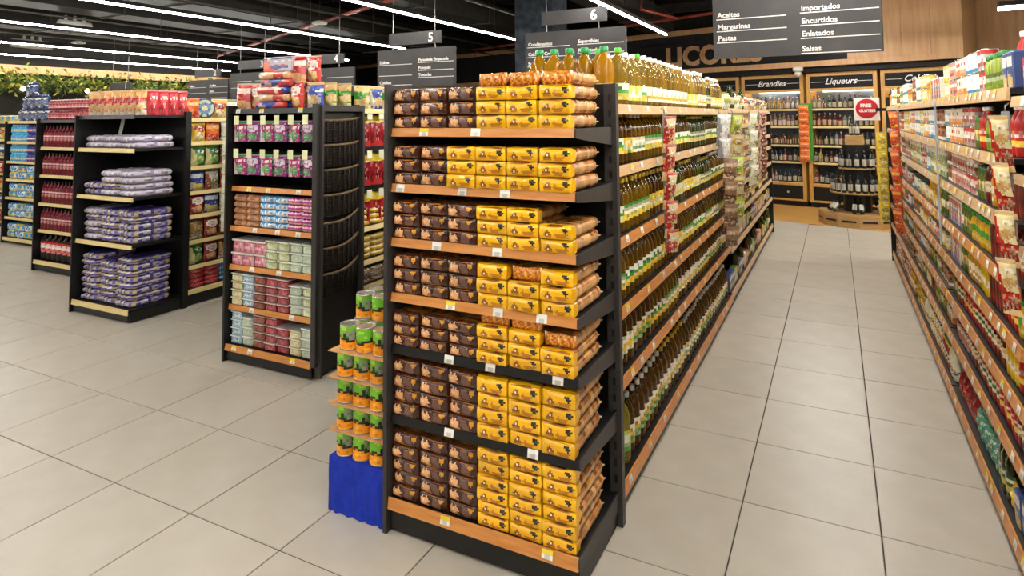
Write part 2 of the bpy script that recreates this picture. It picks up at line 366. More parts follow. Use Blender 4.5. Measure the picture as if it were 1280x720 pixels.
for k, (x, y) in enumerate(((-8.1, 8.45), (-14.6, 8.0), (-3.1, 7.0))):
    r = obj('ceiling_speaker', None, None, (x, y, 3.55), 0, ['pale round speaker beside the red sprinkler pipe', 'pale round speaker in the far left ceiling', 'pale round speaker above the bread display'][k], 'speaker', 'ceiling speakers')
    obj('disc', MB().lathe([(.02, 0), (.13, .01), (.14, .04), (.05, .07)], 16, '#b9b4aa').mesh('disc', 'plastic'), r)
    obj('rod', MB().box(-.006, .006, -.006, .006, .07, .8).mesh('rod', 'pipe'), r)
# ------------------------------------------------------------------ hanging signs
def sign(x0, x1, y, z0, z1, num, plate, left, right, label, size=.058, lxa=None, rxa=None):
    r = obj('hanging_sign', None, None, ((x0+x1)/2, y, z0), 0, label, 'sign', 'hanging aisle signs')
    cx = (x0+x1)/2; W = x1-x0
    b = obj('board', MB().box(-W/2, W/2, 0, .03, 0, z1-z0).mesh('board', 'board'), r)
    obj('board_edge', MB().box(W/2, W/2+.006, -.002, .032, 0, z1-z0).mesh('board_edge', 'black'), r)
    for a, bb, words in ((lxa or x0+.03, (lxa or x0+.03)+W*.44, left), (rxa or cx+.05, x1-.015, right)):
        for wd, z in words:
            if wd: obj('lettering', word(wd, size), b, (a-cx+.01, -.003, z-z0+.016))
            obj('underline', MB().box(a-cx, bb-cx, -.004, -.0005, z-z0-.006, z-z0+.002).mesh('underline', 'white'), b)
    pz0, pz1, pa, pb = plate
    p = obj('number_plate', MB().box(pa-cx, pb-cx, 0, .03, pz0-z0, pz1-z0).mesh('number_plate', 'board'), r)
    if num: obj('number', TX['n'+num], p, (pb-cx-.2, -.003, pz0-z0+(pz1-pz0)*.14))
    for q in (pa+.06, pb-.1):
        obj('rod', MB().box(q-cx-.006, q-cx+.006, .008, .02, z1-z0, pz0-z0).mesh('rod', 'steel'), r)
        obj('rod', MB().box(q-cx-.004, q-cx+.004, .01, .018, pz1-z0, 4.35-z0).mesh('rod', 'steel'), r)
sign(-.938, .356, 5.8, 2.375, 2.92, '', (3.0, 3.16, -.75, .15), [('Aceites', 2.72), ('Margarinas', 2.615), ('Pastas', 2.515)],
     [('Importados', 2.727), ('Encurtidos', 2.62), ('Enlatados', 2.513), ('Salsas', 2.388)], 'large dark aisle sign listing oils, pasta, pickles and sauces', .062, rxa=-.235)
sign(-3.36, -2.10, 7, 2.36, 2.905, '6', (2.985, 3.15, -3.14, -2.316), [('Condimentos', 2.725), ('Caldos - Cremas', 2.605), ('Sopas', 2.49), ('Arroz', 2.39)],
     [('Esparcibles', 2.727), ('Repostería', 2.62)], 'dark hanging aisle sign with number six above the oil jugs')
sign(-5.635, -4.38, 7, 2.30, 2.812, '5', (2.869, 3.036, -5.44, -4.592), [('Dulces', 2.608), ('', 2.46), ('Confites', 2.33)],
     [('Panadería Empacada', 2.62), ('Ponqués', 2.515), ('Tostadas', 2.42)], 'dark hanging aisle sign with number five behind the bread display')
sign(-8.15, -6.92, 8, 2.25, 2.72, '4', (2.79, 2.95, -7.95, -7.14), [('', 2.6), ('', 2.45)], [('', 2.56), ('', 2.42)], 'dark hanging aisle sign with number four above snack pile')
sign(-10.3, -9.05, 8.4, 2.28, 2.76, '3', (2.83, 2.99, -10.1, -9.3), [('', 2.6), ('', 2.48)], [('', 2.6), ('', 2.48)], 'dark hanging aisle sign with number three left of snack pile')
sign(-12.6, -11.35, 9.2, 2.25, 2.74, '2', (2.80, 2.96, -12.4, -11.6), [('Dulces', 2.58), ('', 2.46), ('', 2.35)], [('Confites', 2.58), ('Sopas', 2.46), ('', 2.35)], 'dark hanging aisle sign with number two before the garland')
sign(-14.6, -13.5, 8.6, 2.2, 2.5, '1', (2.56, 2.72, -14.4, -13.7), [('', 2.35)], [('', 2.35)], 'dark hanging aisle sign with number one before the garland')
# ------------------------------------------------------------------ garland on the left wall
gl = MB(); rg = random.Random(3)
for k in range(5200):
    y = rg.uniform(5.5, 15.5); z = rg.gauss(2.72, .11); x = -15.55+rg.uniform(-.18, .18)
    a, b = rg.uniform(0, 6.28), rg.uniform(-1, 1); L = rg.uniform(.06, .13); wv = L*.32
    d = Vector((math.cos(a)*.4, math.sin(a), b)).normalized()*L; n = Vector((rg.uniform(-1, 1), rg.uniform(-.5, .5), rg.uniform(-1, 1))).normalized()*wv
    p = Vector((x, y, z)); col = rg.choice(('#3f5a1e', '#5c7426', '#8a8a34', '#2f4718', '#a59a44', '#6f7d2e'))
    gl.quad([p, p+d*.5+n, p+d, p+d*.5-n], col)
obj('leaf_garland', gl.mesh('leaf_garland', 'leaf'), None, None, 0, 'long leafy green garland along the left wall', 'garland', None, 'stuff')
bl = MB().lathe([(.01, -.04), (.045, -.02), (.05, .01), (.03, .045), (.015, .06)], 10, '#ffdca0').mesh('bulb', 'bulb')
for k, y in enumerate((7.3, 8.6, 9.6, 10.9, 12.2)):
    obj('garland_bulb', bl, None, (-15.28, y, 2.56), 0, f'warm glowing bulb in the garland, {nth(k+1)} from the left', 'bulb', 'garland bulbs')
# ------------------------------------------------------------------ product meshes
def art(rows, pal):
    rows = rows.split('/'); ny = len(rows); nx = len(rows[0])
    return nx, ny, (lambda i, j: pal.get(rows[ny-1-j][i], '#ff00ff'))
class Prod:
    def __init__(s, name, parts, w, d, h, cat, desc): s.proto = (name, parts); s.w = w; s.d = d; s.h = h; s.cat = cat; s.desc = desc
def pack(name, w, d, h, rows, pal, edge, seed, desc, reverse=False):
    r = random.Random(seed); browns = ('#a8641c', '#8f4d14', '#bf7c2c', '#7d4213', '#c98f45')
    body = MB(); nr = 13; seg = 16; n0 = 0
    for k in range(nr):
        t = k/(nr-1); y = d*t
        e = .90 if k in (0, nr-1) else (.985 if k % 2 else 1.0)
        sag = r.uniform(-.0015, .0015)
        for i in range(seg):
            a = 2*PI*i/seg; ca, sa = math.cos(a), math.sin(a); q = 1/((abs(ca)**5+abs(sa)**5)**.2)
            body.v.append((w/2*e*ca*q, y, h/2+(h/2)*e*sa*q*.98+sag))
    for k in range(nr-1):
        cc = r.choice(browns)
        for i in range(seg):
            i2 = (i+1) % seg; body.f.append((k*seg+i, k*seg+i2, (k+1)*seg+i2, (k+1)*seg+i)); body.sm.append(True)
            side = math.sin(2*PI*(i+.5)/seg)
            body.c.append(mixc(cc, '#e3b878', .45 if abs(side) < .5 else r.uniform(0, .25)))
    body.f.append(tuple(range(seg))); body.c.append(lin(browns[0])); body.sm.append(False)
    body.f.append(tuple((nr-1)*seg+seg-1-i for i in range(seg))); body.c.append(lin(browns[2])); body.sm.append(False)
    nx, ny, cf = art(rows, pal); lab = MB(); tz = [r.uniform(-.0025, .0025) for _ in range(4)]
    def fn(u, v):
        b = (1-abs(2*u-1)**6)*(1-abs(2*v-1)**4)
        tw = tz[0]*math.sin(6*u)+tz[1]*math.cos(9*u+1)
        return ((u-.5)*w*(.97+.02*math.sin(PI*v)), .004-.012*b+tz[2]*math.sin(5*u+3*v), .001+v*(h-.004)+tw*(1 if .1 < v else 0))
    lab.patch(fn, nx, ny, cf)
    if not reverse:
        top = [fn(i/8, 1) for i in range(9)]
        for i in range(8):
            a, b = top[i], top[i+1]; lab.quad([a, b, (b[0], b[1]+.022, h+.0008), (a[0], a[1]+.022, h+.0008)], edge, True)
            if i in (0, 7) : pass
        for sx in (-1, 1):
            p0, p1 = fn(0 if sx < 0 else 1, 0), fn(0 if sx < 0 else 1, 1)
            q = [p0, p1, (sx*w*.501, .045, h*.85), (sx*w*.501, .045, h*.12)]
            lab.quad(q if sx < 0 else q[::-1], edge, True)
    seal = MB().prism([(-w*.46, d-.004), (w*.46, d-.004), (w*.49, d+.016), (w*.2, d+.013), (0, d+.019), (-w*.25, d+.014), (-w*.49, d+.017)], h*.42, h*.5, '#cbb894')
    return Prod('toast_pack', [('wrapped_toast', body.mesh('wrapped_toast', 'wrap')), ('front_end' if reverse else 'label', lab.mesh('label', 'wrap')), ('seal_fin', seal.mesh('seal', 'wrap'))], w, d, h, 'pack', desc)
YP = dict(y='#f0b306', Y='#fac412', o='#c07a10', b='#8a5416', k='#2e2a12', w='#f5e3b5', g='#4c4a1a')
BP = dict(d='#3b170a', D='#2b1006', c='#dfa873', o='#bf7a45', g='#69483c', y='#c98a1e', p='#4c2718', w='#e8cba6')
ROW_Y = ['yyyyyyyyyyyyyyyyyyyy/YyyyyyyyyyyyyyykkkyY/YYyyybbyyyyyyyykkgkYY/YYyybwbyyyoyyyyykkyYY/YYybbbbbyoooooooyyyYY/YYyoooooyyoooooyyyyYY/yyyyyyyyyyyyyyyyyyyy',
         'yyyyyyyyyyyyyyyyyyyy/YYyyyyyyyyyyyykkkyyY/YYyyybyyyyyyyyykkkyyY/YyyybbbyyyyyyyyykyyyY/YyyobwbbyyooooooooyyY/YyyyooooyyyooooooyyyY/yyyyyyyyyyyyyyyyyyyy']
ROW_B = ['dddddddddddddddddddd/ddcddcddddgggpyyyydd/dccccccdddgggggyyddd/dccwccccddggggggpddd/doccccoddpggggggdddd/dooccooodppgggggdddd/DDDDDDDDDDDDDDDDDDDD',
         'dddddddddddddddddddd/dddcdcdddggggpdyyydd/ddccccccdgggggdyyydd/ddcwccccdggggggdyddd/dooccccopdgggggddddd/dooooccoopdggggppddd/DDDDDDDDDDDDDDDDDDDD']
TP = dict(a='#c9731a', b='#e09a3a', c='#a95510', d='#efbf70', e='#8a4210', w='#f4dfb8')
ROW_T = ['wbababbabcbabbabacbw/dababcababcababcabad/bcabdbacbdbabdbacbab/aababcabadbacabbcaba/abcabbacabbcababacba/cabacbabacbbacabcabc/ebcecabcebcecbcaebce']
YEL = [pack('y', .146, .33, .06, ROW_Y[k % 2], YP, '#eaad05', 20+k, 'yellow labelled toast pack') for k in range(4)]
BRN = [pack('b', .146, .33, .06, ROW_B[k % 2], BP, '#5b3016', 40+k, 'dark brown labelled toast pack') for k in range(4)]
TOA = [pack('t', .142, .32, .068, ROW_T[0], TP, '#c9731a', 60+k, 'clear toast pack showing its slices', True) for k in range(2)]

def rbox(w, d, h, nx=1, ny=1, front=None, side='#888888', top=None, r=.006, mb=None, sag=0):
    mb = mb or MB(); r = min(r, w*.2, d*.2, h*.2)
    loop = []; tagf = []
    for i in range(nx+1): loop.append((-w/2+r+(w-2*r)*i/nx, -d/2)); tagf.append(i if i < nx else None)
    loop += [(w/2, -d/2+r), (w/2, d/2-r), (w/2-r, d/2), (-w/2+r, d/2), (-w/2, d/2-r), (-w/2, -d/2+r)]; tagf += [None]*6
    K = len(loop); zs = [(0, 1-2*r/max(w, d))] + [(r+(h-2*r)*j/ny, 1) for j in range(ny+1)] + [(h, 1-2*r/max(w, d))]
    n = len(mb.v)
    for zi, (z, sc) in enumerate(zs):
        for x, y in loop: mb.v.append((x*sc, y*sc, z))
    for j in range(len(zs)-1):
        for i in range(K):
            i2 = (i+1) % K; f = tagf[i]
            c = front(f, min(max(j-1, 0), ny-1)) if (front and f is not None and 0 < j < len(zs)-2) else side
            if j == len(zs)-2 and top: c = top
            mb.f.append((n+j*K+i, n+j*K+i2, n+(j+1)*K+i2, n+(j+1)*K+i)); mb.c.append(lin(c)); mb.sm.append(False)
    mb.f.append(tuple(n+K-1-i for i in range(K))); mb.c.append(lin(side)); mb.sm.append(False)
    mb.f.append(tuple(n+(len(zs)-1)*K+i for i in range(K))); mb.c.append(lin(top or side)); mb.sm.append(False)
    return mb
def label_art(base, acc, acc2, nx, ny, seed):
    r = random.Random(seed); g = [[lin(base)]*nx for _ in range(ny)]; kind = seed % 4
    dark = mixc(acc, '#101010', .55); pale = mixc(base, '#f4efe2', .75)
    def ell(cx, cy, a, b, fn):
        for j in range(ny):
            for i in range(nx):
                if ((i+.5-cx)/a)**2+((j+.5-cy)/b)**2 < 1: g[j][i] = fn(i, j)
    def band(z0, z1, fn, sl=0):
        for j in range(ny):
            for i in range(nx):
                t = (j+.5)/ny+sl*((i+.5)/nx-.5)
                if z0 <= t < z1: g[j][i] = fn(i, j)
    spec = lambda i, j: mixc(acc2, r.choice((acc, pale, dark, acc2)), r.uniform(0, .55))
    if kind == 0:
        band(0, .36, spec, .12); band(.62, .86, lambda i, j: lin(acc)); band(.69, .79, lambda i, j: pale if r.random() < .6 and nx*.15 < i < nx*.85 else lin(acc))
    elif kind == 1:
        ell(nx*.5, ny*.68, nx*.42, ny*.2, lambda i, j: lin(acc)); ell(nx*.5, ny*.68, nx*.3, ny*.09, lambda i, j: pale if r.random() < .65 else dark); ell(nx*.5, ny*.27, nx*.36, ny*.2, spec)
    elif kind == 2:
        band(.0, .18, lambda i, j: lin(acc)); band(.18, .5, spec, -.2); band(.74, 1.1, lambda i, j: lin(acc2), .1); band(.54, .66, lambda i, j: dark if r.random() < .55 and nx*.1 < i < nx*.9 else lin(base))
    else:
        for i in range(nx):
            for j in range(ny):
                if (i+.5)/nx+.35*((j+.5)/ny) < .42: g[j][i] = lin(acc)
        ell(nx*.58, ny*.32, nx*.32, ny*.22, spec); band(.66, .78, lambda i, j: pale if r.random() < .6 and nx*.25 < i < nx*.95 else g[j][i]); band(.92, 1.1, lambda i, j: lin(acc2))
    for _ in range(max(1, nx*ny//14)):
        i, j = r.randrange(nx), r.randrange(ny); g[j][i] = mixc(base, r.choice((dark, pale, acc)), .5)
    return lambda i, j: g[j][i]
def carton(w, d, h, base, acc, acc2, seed, desc, name='carton', cat='box', mat='print'):
    nx, ny = 8, 10
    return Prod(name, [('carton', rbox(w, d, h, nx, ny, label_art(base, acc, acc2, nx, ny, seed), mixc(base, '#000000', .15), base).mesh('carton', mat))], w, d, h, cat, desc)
def pillow(w, t, h, base, acc, acc2, seed, desc, name='pouch', cat='bag', mat='film', nx=12, ny=14, lean=0, flat_bottom=.25, seam=None):
    seam = mixc(acc2, '#d9d5cc', .4)
    la = label_art(base, acc, acc2, nx, ny, seed); r = random.Random(seed); ph = r.uniform(0, 6)
    mb = MB()
    def fn(sg):
        def f(u, v):
            b = (max(0, 1-abs(2*u-1)**2.2))**.75*max(flat_bottom*(1-v)**.5, (max(0, 1-abs(2*v-1)**2.8))**.8)
            cr = t*b*(.10*math.sin(9*u+6*v+ph)+.06*math.sin(17*u-11*v+ph*2))+.035*t*math.sin(14*u+ph)*(max(0, abs(2*v-1)-.7)/.3)
            ww = w*(1-.09*math.sin(PI*v)+.012*math.sin(13*v+ph))
            return ((u-.5)*ww, sg*(t/2*b)+cr, v*h-.012*h*math.sin(PI*u)*(2*v-1)+.01*h*math.sin(5*u+ph)*v*(1 if v > .5 else 0))
        return f
    mb.patch(fn(-1), nx, ny, la)
    mb.patch(fn(1), nx, ny, lambda i, j: mixc(base, acc2, .3), flip=True)
    top = MB().box(-w*.48, w*.48, -.0015, .0015, h*.985, h+min(.012, h*.05), seam)
    n = len(mb.v); mb.v += top.v; mb.f += [tuple(n+q for q in f) for f in top.f]; mb.c += [lin(seam)]*len(top.f); mb.sm += top.sm
    return Prod(name, [('pouch', mb.mesh(name, mat))], w, t, h, cat, desc)
def flatpack(w, d, h, base, acc, acc2, seed, desc, name='bag_pack', cat='pack', bumps=5, mat='film', speck=0):
    """a soft pack lying down, scalloped sides, front at y=-d/2"""
    r = random.Random(seed); mb = MB(); nx, ny = 14, 5
    la = label_art(base, acc, acc2, nx, ny, seed)
    K = 40; rings = [(0, .86), (h*.12, .96), (h*.35, 1.0), (h*.65, 1.0), (h*.88, .95), (h, .84)]
    for z, sc in rings:
        for i in range(K):
            a = 2*PI*i/K-PI/2; ca, sa = math.cos(a), math.sin(a); q = 1/((abs(ca)**6+abs(sa)**6)**(1/6))
            wv = 1+(.018+.02*speck)*math.sin(a*bumps*4)*math.sin(PI*z/h)
            mb.v.append((w/2*ca*q*sc*wv, d/2*sa*q*sc*wv, z+(.004*math.sin(i*1.7+seed) if z > h*.8 else 0)))
    for j in range(5):
        for i in range(K):
            i2 = (i+1) % K; mb.f.append((j*K+i, j*K+i2, (j+1)*K+i2, (j+1)*K+i)); mb.sm.append(True)
            cc = lin(la((i*3) % nx, min(j, ny-1)))
            mb.c.append(mixc(cc, r.choice(('#221a3c', '#d9d2c8', '#8a7fb8', acc2)), speck*r.uniform(0, .8)))
    mb.f.append(tuple(K-1-i for i in range(K))); mb.c.append(lin(base)); mb.sm.append(False)
    mb.f.append(tuple(5*K+i for i in range(K))); mb.c.append(mixc(base, acc2, .4)); mb.sm.append(False)
    return Prod(name, [('wrapper', mb.mesh(name, mat))], w, d, h, cat, desc)
def bottle(h, r, oil, cap, base, acc, acc2, seed, desc, sq=0, sx=1, sy=1, name='oil_bottle', mat='oil', lz=(.2, .5), waist=.94, capr=.34, neck=.3, detail=True, cat='bottle'):
    rr_ = random.Random(seed); seg = 14
    prof = [(r*.8, 0), (r*.97, h*.02), (r, h*.08), (r, h*lz[0]-.002), (r*.985, h*(lz[0]+lz[1])/2), (r, h*lz[1]+.002), (r*waist, h*(lz[1]+.05)), (r, h*(lz[1]+.11)), (r*.93, h*.70), (r*.62, h*.81), (r*neck, h*.88), (r*neck, h*.92)]
    bd = MB().lathe(prof, seg, oil, sq=sq, sx=sx, sy=sy)
    lb = MB(); rows = 5; z0, z1 = h*lz[0], h*lz[1]
    la = label_art(base, acc, acc2, seg, rows, seed)
    lb.lathe([(r*1.012, z0+(z1-z0)*k/rows) for k in range(rows+1)], seg, colfn=lambda j, i: la((i+seg//2) % seg, j), sq=sq, sx=sx, sy=sy, caps=False)
    cp = MB().lathe([(r*capr, h*.905), (r*capr*1.05, h*.92), (r*capr*1.05, h*.985), (r*capr*.8, h)], 10, cap)
    return Prod(name, [('bottle_body', bd.mesh('bottle_body', mat)), ('label', lb.mesh('label', 'print')), ('cap', cp.mesh('cap', 'plastic'))], 2*r*sx, 2*r*sy, h, cat, desc)
def one_piece_bottle(h, r, body, cap, base, acc, seed, desc, name='bottle', mat='glass', lz=(.12, .5), shoulder=.62, neck=.34, cat='bottle', sq=0):
    seg = 10
    prof = [(r*.9, 0), (r, h*.03), (r, h*lz[0]), (r*1.01, h*lz[0]+.001), (r*1.01, h*lz[1]), (r, h*lz[1]+.001), (r, h*shoulder), (r*.75, h*(shoulder+.07)), (r*neck, h*(shoulder+.16)), (r*neck, h*.86), (r*neck*1.15, h*.865), (r*neck*1.1, h)]
    def cf(j, i):
        if j == 3: return acc if (i*7+seed) % 5 == 0 else base
        if j >= 9: return cap
        return body
    return Prod(name, [('bottle', MB().lathe(prof, seg, colfn=cf, sq=sq).mesh(name, mat))], 2*r, 2*r, h, cat, desc)
def can(h, r, base, acc, acc2, seed, desc, name='tin_can', cat='can', lid='#b9b6ae'):
    seg = 14; la = label_art(base, acc, acc2, seg, 5, seed)
    b = MB().lathe([(r*.985, .004)]+[(r*.985, .006+(h-.012)*k/5) for k in range(6)], seg, colfn=lambda j, i: la((i+7) % seg, max(0, j-1)), caps=False)
    l = MB().lathe([(r*.95, 0), (r, .001), (r, .004), (r*.985, .006)], seg, lid); l2 = MB().lathe([(r*.985, h-.006), (r, h-.004), (r, h), (r*.94, h), (r*.93, h-.003)], seg, lid)
    return Prod(name, [('label', b.mesh('label', 'print')), ('lid', l2.mesh('lid', 'tin')), ('base_rim', l.mesh('base_rim', 'tin'))], 2*r, 2*r, h, cat, desc)
def jar(h, r, fill, lid, base, acc, seed, desc, cat='jar', name='glass_jar', sq=0):
    seg = 12; la = label_art(base, acc, fill, seg, 4, seed)
    b = MB().lathe([(r*.88, 0), (r, h*.05), (r, h*.72), (r*.82, h*.84), (r*.8, h*.88)], seg, fill, sq=sq)
    lb = MB().lathe([(r*1.012, h*(.16+.42*k/4)) for k in range(5)], seg, colfn=lambda j, i: la((i+6) % seg, j), caps=False, sq=sq)
    ld = MB().lathe([(r*.84, h*.86), (r*.88, h*.88), (r*.88, h*.985), (r*.8, h)], seg, lid)
    return Prod(name, [('jar_body', b.mesh('jar_body', 'plastic')), ('label', lb.mesh('label', 'print')), ('lid', ld.mesh('lid', 'plastic'))], 2*r, 2*r, h, cat, desc)
def tub(w, d, h, c1, c2, lid, seed, desc):
    r = random.Random(seed); nx, ny = 6, 3
    g_ = [[mixc(c1, c2, r.random()) for _ in range(nx)] for _ in range(ny)]
    b = rbox(w, d, h*.86, nx, ny, lambda i, j: g_[j][i], mixc(c1, c2, .5), mixc(c1, c2, .4), r=.012)
    l = MB(); rbox(w*1.06, d*1.04, h*.14, 1, 1, None, lid, lid, r=.004, mb=l); l.v = [(x, y, z+h*.86) for x, y, z in l.v]
    return Prod('sweet_tub', [('tub', b.mesh('tub', 'tub')), ('lid', l.mesh('lid', 'tub'))], w*1.06, d*1.04, h, 'tub', desc)
# ------------------------------------------------------------------ shelving
TAGS = []
for c1, c2 in (('#e9e6dc', '#e9e6dc'), ('#e8d23a', '#ece9df'), ('#ece9df', '#d9d6cc')):
    t = MB(); t.patch(lambda u, v: (-.024+.048*u, -.0045+.0065*v, -.031+.034*v), 4, 2, lambda i, j: c1 if j == 1 else (mixc(c2, '#333333', .35) if i in (1, 2) else c2), sm=False)
    TAGS.append(t.mesh('price_tag', 'tag'))
tagr = random.Random(9)
class Shelving:
    def __init__(s, O, rot, L, levels, label, depth=.46, top=2.0, posts=(), left_panel=False, brackets=False, base_h=.1, name='shelving_unit', back=True, plinth='black', tag_step=.35, group=None, rail_h=.034, back_mat='black', right_panel=False):
        s.O = Vector((O[0], O[1], 0)); s.rot = rot; s.L = L; s.depth = depth
        s.root = r = obj(name, None, None, s.O, rot, label, 'shelving', group)
        if back: obj('back_panel', MB().box(0, L, depth, depth+.02, .02, top).mesh('back_panel', back_mat), r)
        b = MB().box(.0, L, .015, depth, .012, base_h-.03); b.box(.01, L-.01, .012, .016, .02, base_h-.04)
        for x in (.03, L-.06): b.box(x, x+.03, .04, .07, 0, .012); b.box(x, x+.03, depth-.07, depth-.04, 0, .012)
        obj('plinth', b.mesh('plinth', plinth), r)
        s.z = []
        for z, d, rail in levels:
            y0 = depth-d; s.z.append(z)
            sh = obj('shelf', MB().box(0, L, y0+.012, depth, z-.022, z).mesh('shelf', 'black'), r)
            H = rail_h if z > base_h+.02 else rail_h+.01
            obj('price_rail', MB().extrude_yz([(y0-.004, z-H), (y0+.0115, z-H-.002), (y0+.0115, z+.004), (y0+.003, z+.005)], 0, L).mesh('price_rail', rail), sh)
            if brackets:
                for x in (L+.001,):
                    obj('bracket', MB().extrude_yz([(y0+.0, z-.036), (y0+.0, z+.002), (depth, z+.002), (depth, z-.085), (y0+.12, z-.05)], x, x+.006).mesh('bracket', 'grey'), sh)
            if tag_step:
                u = tagr.uniform(.05, tag_step)
                while u < L-.03:
                    obj('price_tag', tagr.choice(TAGS), sh, (u, y0-.0012, z)); u += tagr.uniform(.55, 1.5)*tag_step
        for x in posts:
            p = MB().box(x-.02, x+.02, depth-.05, depth+.0, .02, top)
            obj('upright', p.mesh('upright', 'black'), r)
        if left_panel: obj('side_panel', MB().box(-.022, -.001, -.01, depth+.02, .0, top).mesh('side_panel', 'grey' if left_panel == 'grey' else 'black'), r)
        if right_panel: obj('side_panel', MB().box(L+.001, L+.022, -.01, depth+.02, .0, top).mesh('side_panel', 'black'), r)
    def at(s, u, w_, z):
        c, sn = math.cos(s.rot), math.sin(s.rot)
        return Vector((s.O.x+u*c-w_*sn, s.O.y+u*sn+w_*c, z))
    def put(s, prod, u, w_, z, label, group=None, rot=0, scale=None, tilt=None):
        return put(prod.proto, s.at(u, w_, z+.0004), s.rot+rot, label, prod.cat, group, scale, tilt)
BADLAB = []; QUEUE = []
def flush_queue():
    kinds = {}
    for e in QUEUE: kinds.setdefault(e[0].proto[0], []).append(e)
    for kind, es in kinds.items():
        es.sort(key=lambda e: (e[1], (e[2]-Vector((0, 0, CAM_H))).length))
        have = sum(1 for o in COL.objects if o.parent is None and o.name.split('.')[0] == kind)
        lim = 296-have
        for e in es[:lim]: put(e[0].proto, e[2], e[3], e[4], e[0].cat, e[5], e[6])
        if len(es) > lim:
            v, f, ci, mi, sm, mats = [], [], [], [], [], []
            for e in es[lim:]:
                mx = Matrix.Translation(e[2]) @ Matrix.Rotation(e[3], 4, 'Z')
                if e[6]: mx = mx @ Matrix.Diagonal((*e[6], 1))
                for part in e[0].proto[1]:
                    me = part[1]; n = len(v); m0 = me.materials[0]
                    if m0 not in mats: mats.append(m0)
                    k = mats.index(m0); v += [tuple(mx @ q.co) for q in me.vertices]; cd = me.color_attributes['Col'].data
                    for pl_ in me.polygons:
                        f.append(tuple(n+i for i in pl_.vertices)); mi.append(k); sm.append(pl_.use_smooth)
                        ci += list(cd[pl_.loop_start].color)*len(pl_.vertices)
            me = bpy.data.meshes.new(kind+'_rows'); me.from_pydata(v, [], f)
            for m0 in mats: me.materials.append(m0)
            me.polygons.foreach_set('material_index', mi); me.polygons.foreach_set('use_smooth', sm)
            me.color_attributes.new('Col', 'FLOAT_COLOR', 'CORNER').data.foreach_set('color', ci); me.update()
            obj(kind+'_rows', me, None, None, 0, {'oil_bottle': 'oil bottles standing behind the front rows, left of the aisle', 'tin_can': 'distant rows of tins right of the aisle'}.get(kind, 'distant rows of goods on the aisle shelves'), es[0][0].cat, None, 'stuff')
def fill(S, z, gap, seq, u0, u1, near, level, sect, group, w0=.02, rows=1, rnd=None, sparse=0, maxstack=3):
    """seq yields (product, facings, stack). near=True: count from u0 upward; else from u1 downward"""
    rnd = rnd or random.Random(1); u = u0 if near else u1; k = 0; kb = 0
    y0 = S.depth
    while True:
        prod, n, st = next(seq)
        pitch = prod.w*1.04+.002
        if prod.h > gap-.004:
            sc = (gap-.006)/prod.h
        else: sc = 1
        stn = max(1, min(st, int((gap-.004)/(prod.h*sc))))
        for q in range(n):
            if (near and u+pitch > u1) or (not near and u-pitch < u0): return k
            c = u+pitch/2 if near else u-pitch/2
            k += 1
            for a in range(rows):
                for l in range(stn):
                    where = f'{nth(k)} from near end, {level} shelf, {sect}'
                    pre = prod.desc+(', row behind' if a else '')+(f', {["lower", "second", "third", "fourth"][l]} layer' if stn > 1 else '')
                    lb = f'{pre}, {where}'
                    if len(lb.split()) > 16: lb = f'{pre}, {nth(k)} along, {level} shelf, {sect}'
                    if len(lb.split()) > 16: BADLAB.append(lb)
                    QUEUE.append((prod, a, S.at(c, w0+prod.d/2+a*(prod.d*1.03+.003)+rnd.uniform(0, .008), z+l*prod.h*sc+.0004), S.rot+(rnd.uniform(-.45, .45) if prod.cat in ('bottle', 'can', 'jar') and 'jug' not in prod.desc and 'olive oil' not in prod.desc else rnd.uniform(-.05, .05)), lb, group, (1, 1, sc) if sc != 1 else None))
                    continue
                    S.put(prod, c, w0+prod.d/2+a*(prod.d*1.03+.003)+rnd.uniform(0, .008), z+l*prod.h*sc, lb, group, scale=(1, 1, sc) if sc != 1 else None)
            u += pitch if near else -pitch
# ------------------------------------------------------------------ bread display (nearest end of the middle run)
EC = Shelving((-1.87, 2.41), 0, .92, [(1.822, .50, 'rail'), (1.562, .50, 'rail'), (1.312, .50, 'rail'), (1.06, .50, 'rail'), (.825, .50, 'black'), (.512, .50, 'black'), (.15, .52, 'rail')],
              'black end display stacked with brown and yellow toast packs', depth=.52, top=2.03, left_panel='grey', brackets=True, base_h=.15, tag_step=.34, name='end_display')
up_ = MB().box(.885, .945, .50, .54, 0, 2.03); sl = MB()
for k in range(26): sl.box(.908, .922, .498, .501, .12+k*.073, .155+k*.073, '#050505')
u_ = obj('upright', up_.mesh('upright', 'grey'), EC.root); obj('slots', sl.mesh('slots', 'black'), u_)
rk = random.Random(21)
plan = [  # per shelf: columns of (kind, layers) from left to right; T = clear toast pack on top
    (1.822, 'top', .0625, ['BBB', 'BBB', 'BBB', 'YYYT', 'YYYT', 'YYYT']),
    (1.562, 'second', .061, ['BBB', 'BBB', 'YYY', 'YYY', 'YYY', 'YYY']),
    (1.312, 'third', .059, ['BBB', 'BBB', 'BBB', 'YYY', 'YYY', 'YY']),
    (1.06, 'fourth', .061, ['BBB', 'BBB', 'BBB', 'YYY', 'YYT', 'YYY']),
    (.825, 'fifth', .052, ['BBB', 'BBB', 'BBB', 'YYYT', 'YYYT', 'YYT']),
    (.512, 'sixth', .0635, ['BBBB', 'BBBB', 'BBBB', 'YYYY', 'YYYY', 'YYYY']),
    (.15, 'lowest', .0535, ['BBBBB', 'BBBBB', 'BBBBB', 'YYYYYY', 'YYYYYY', 'YYYYYY'])]
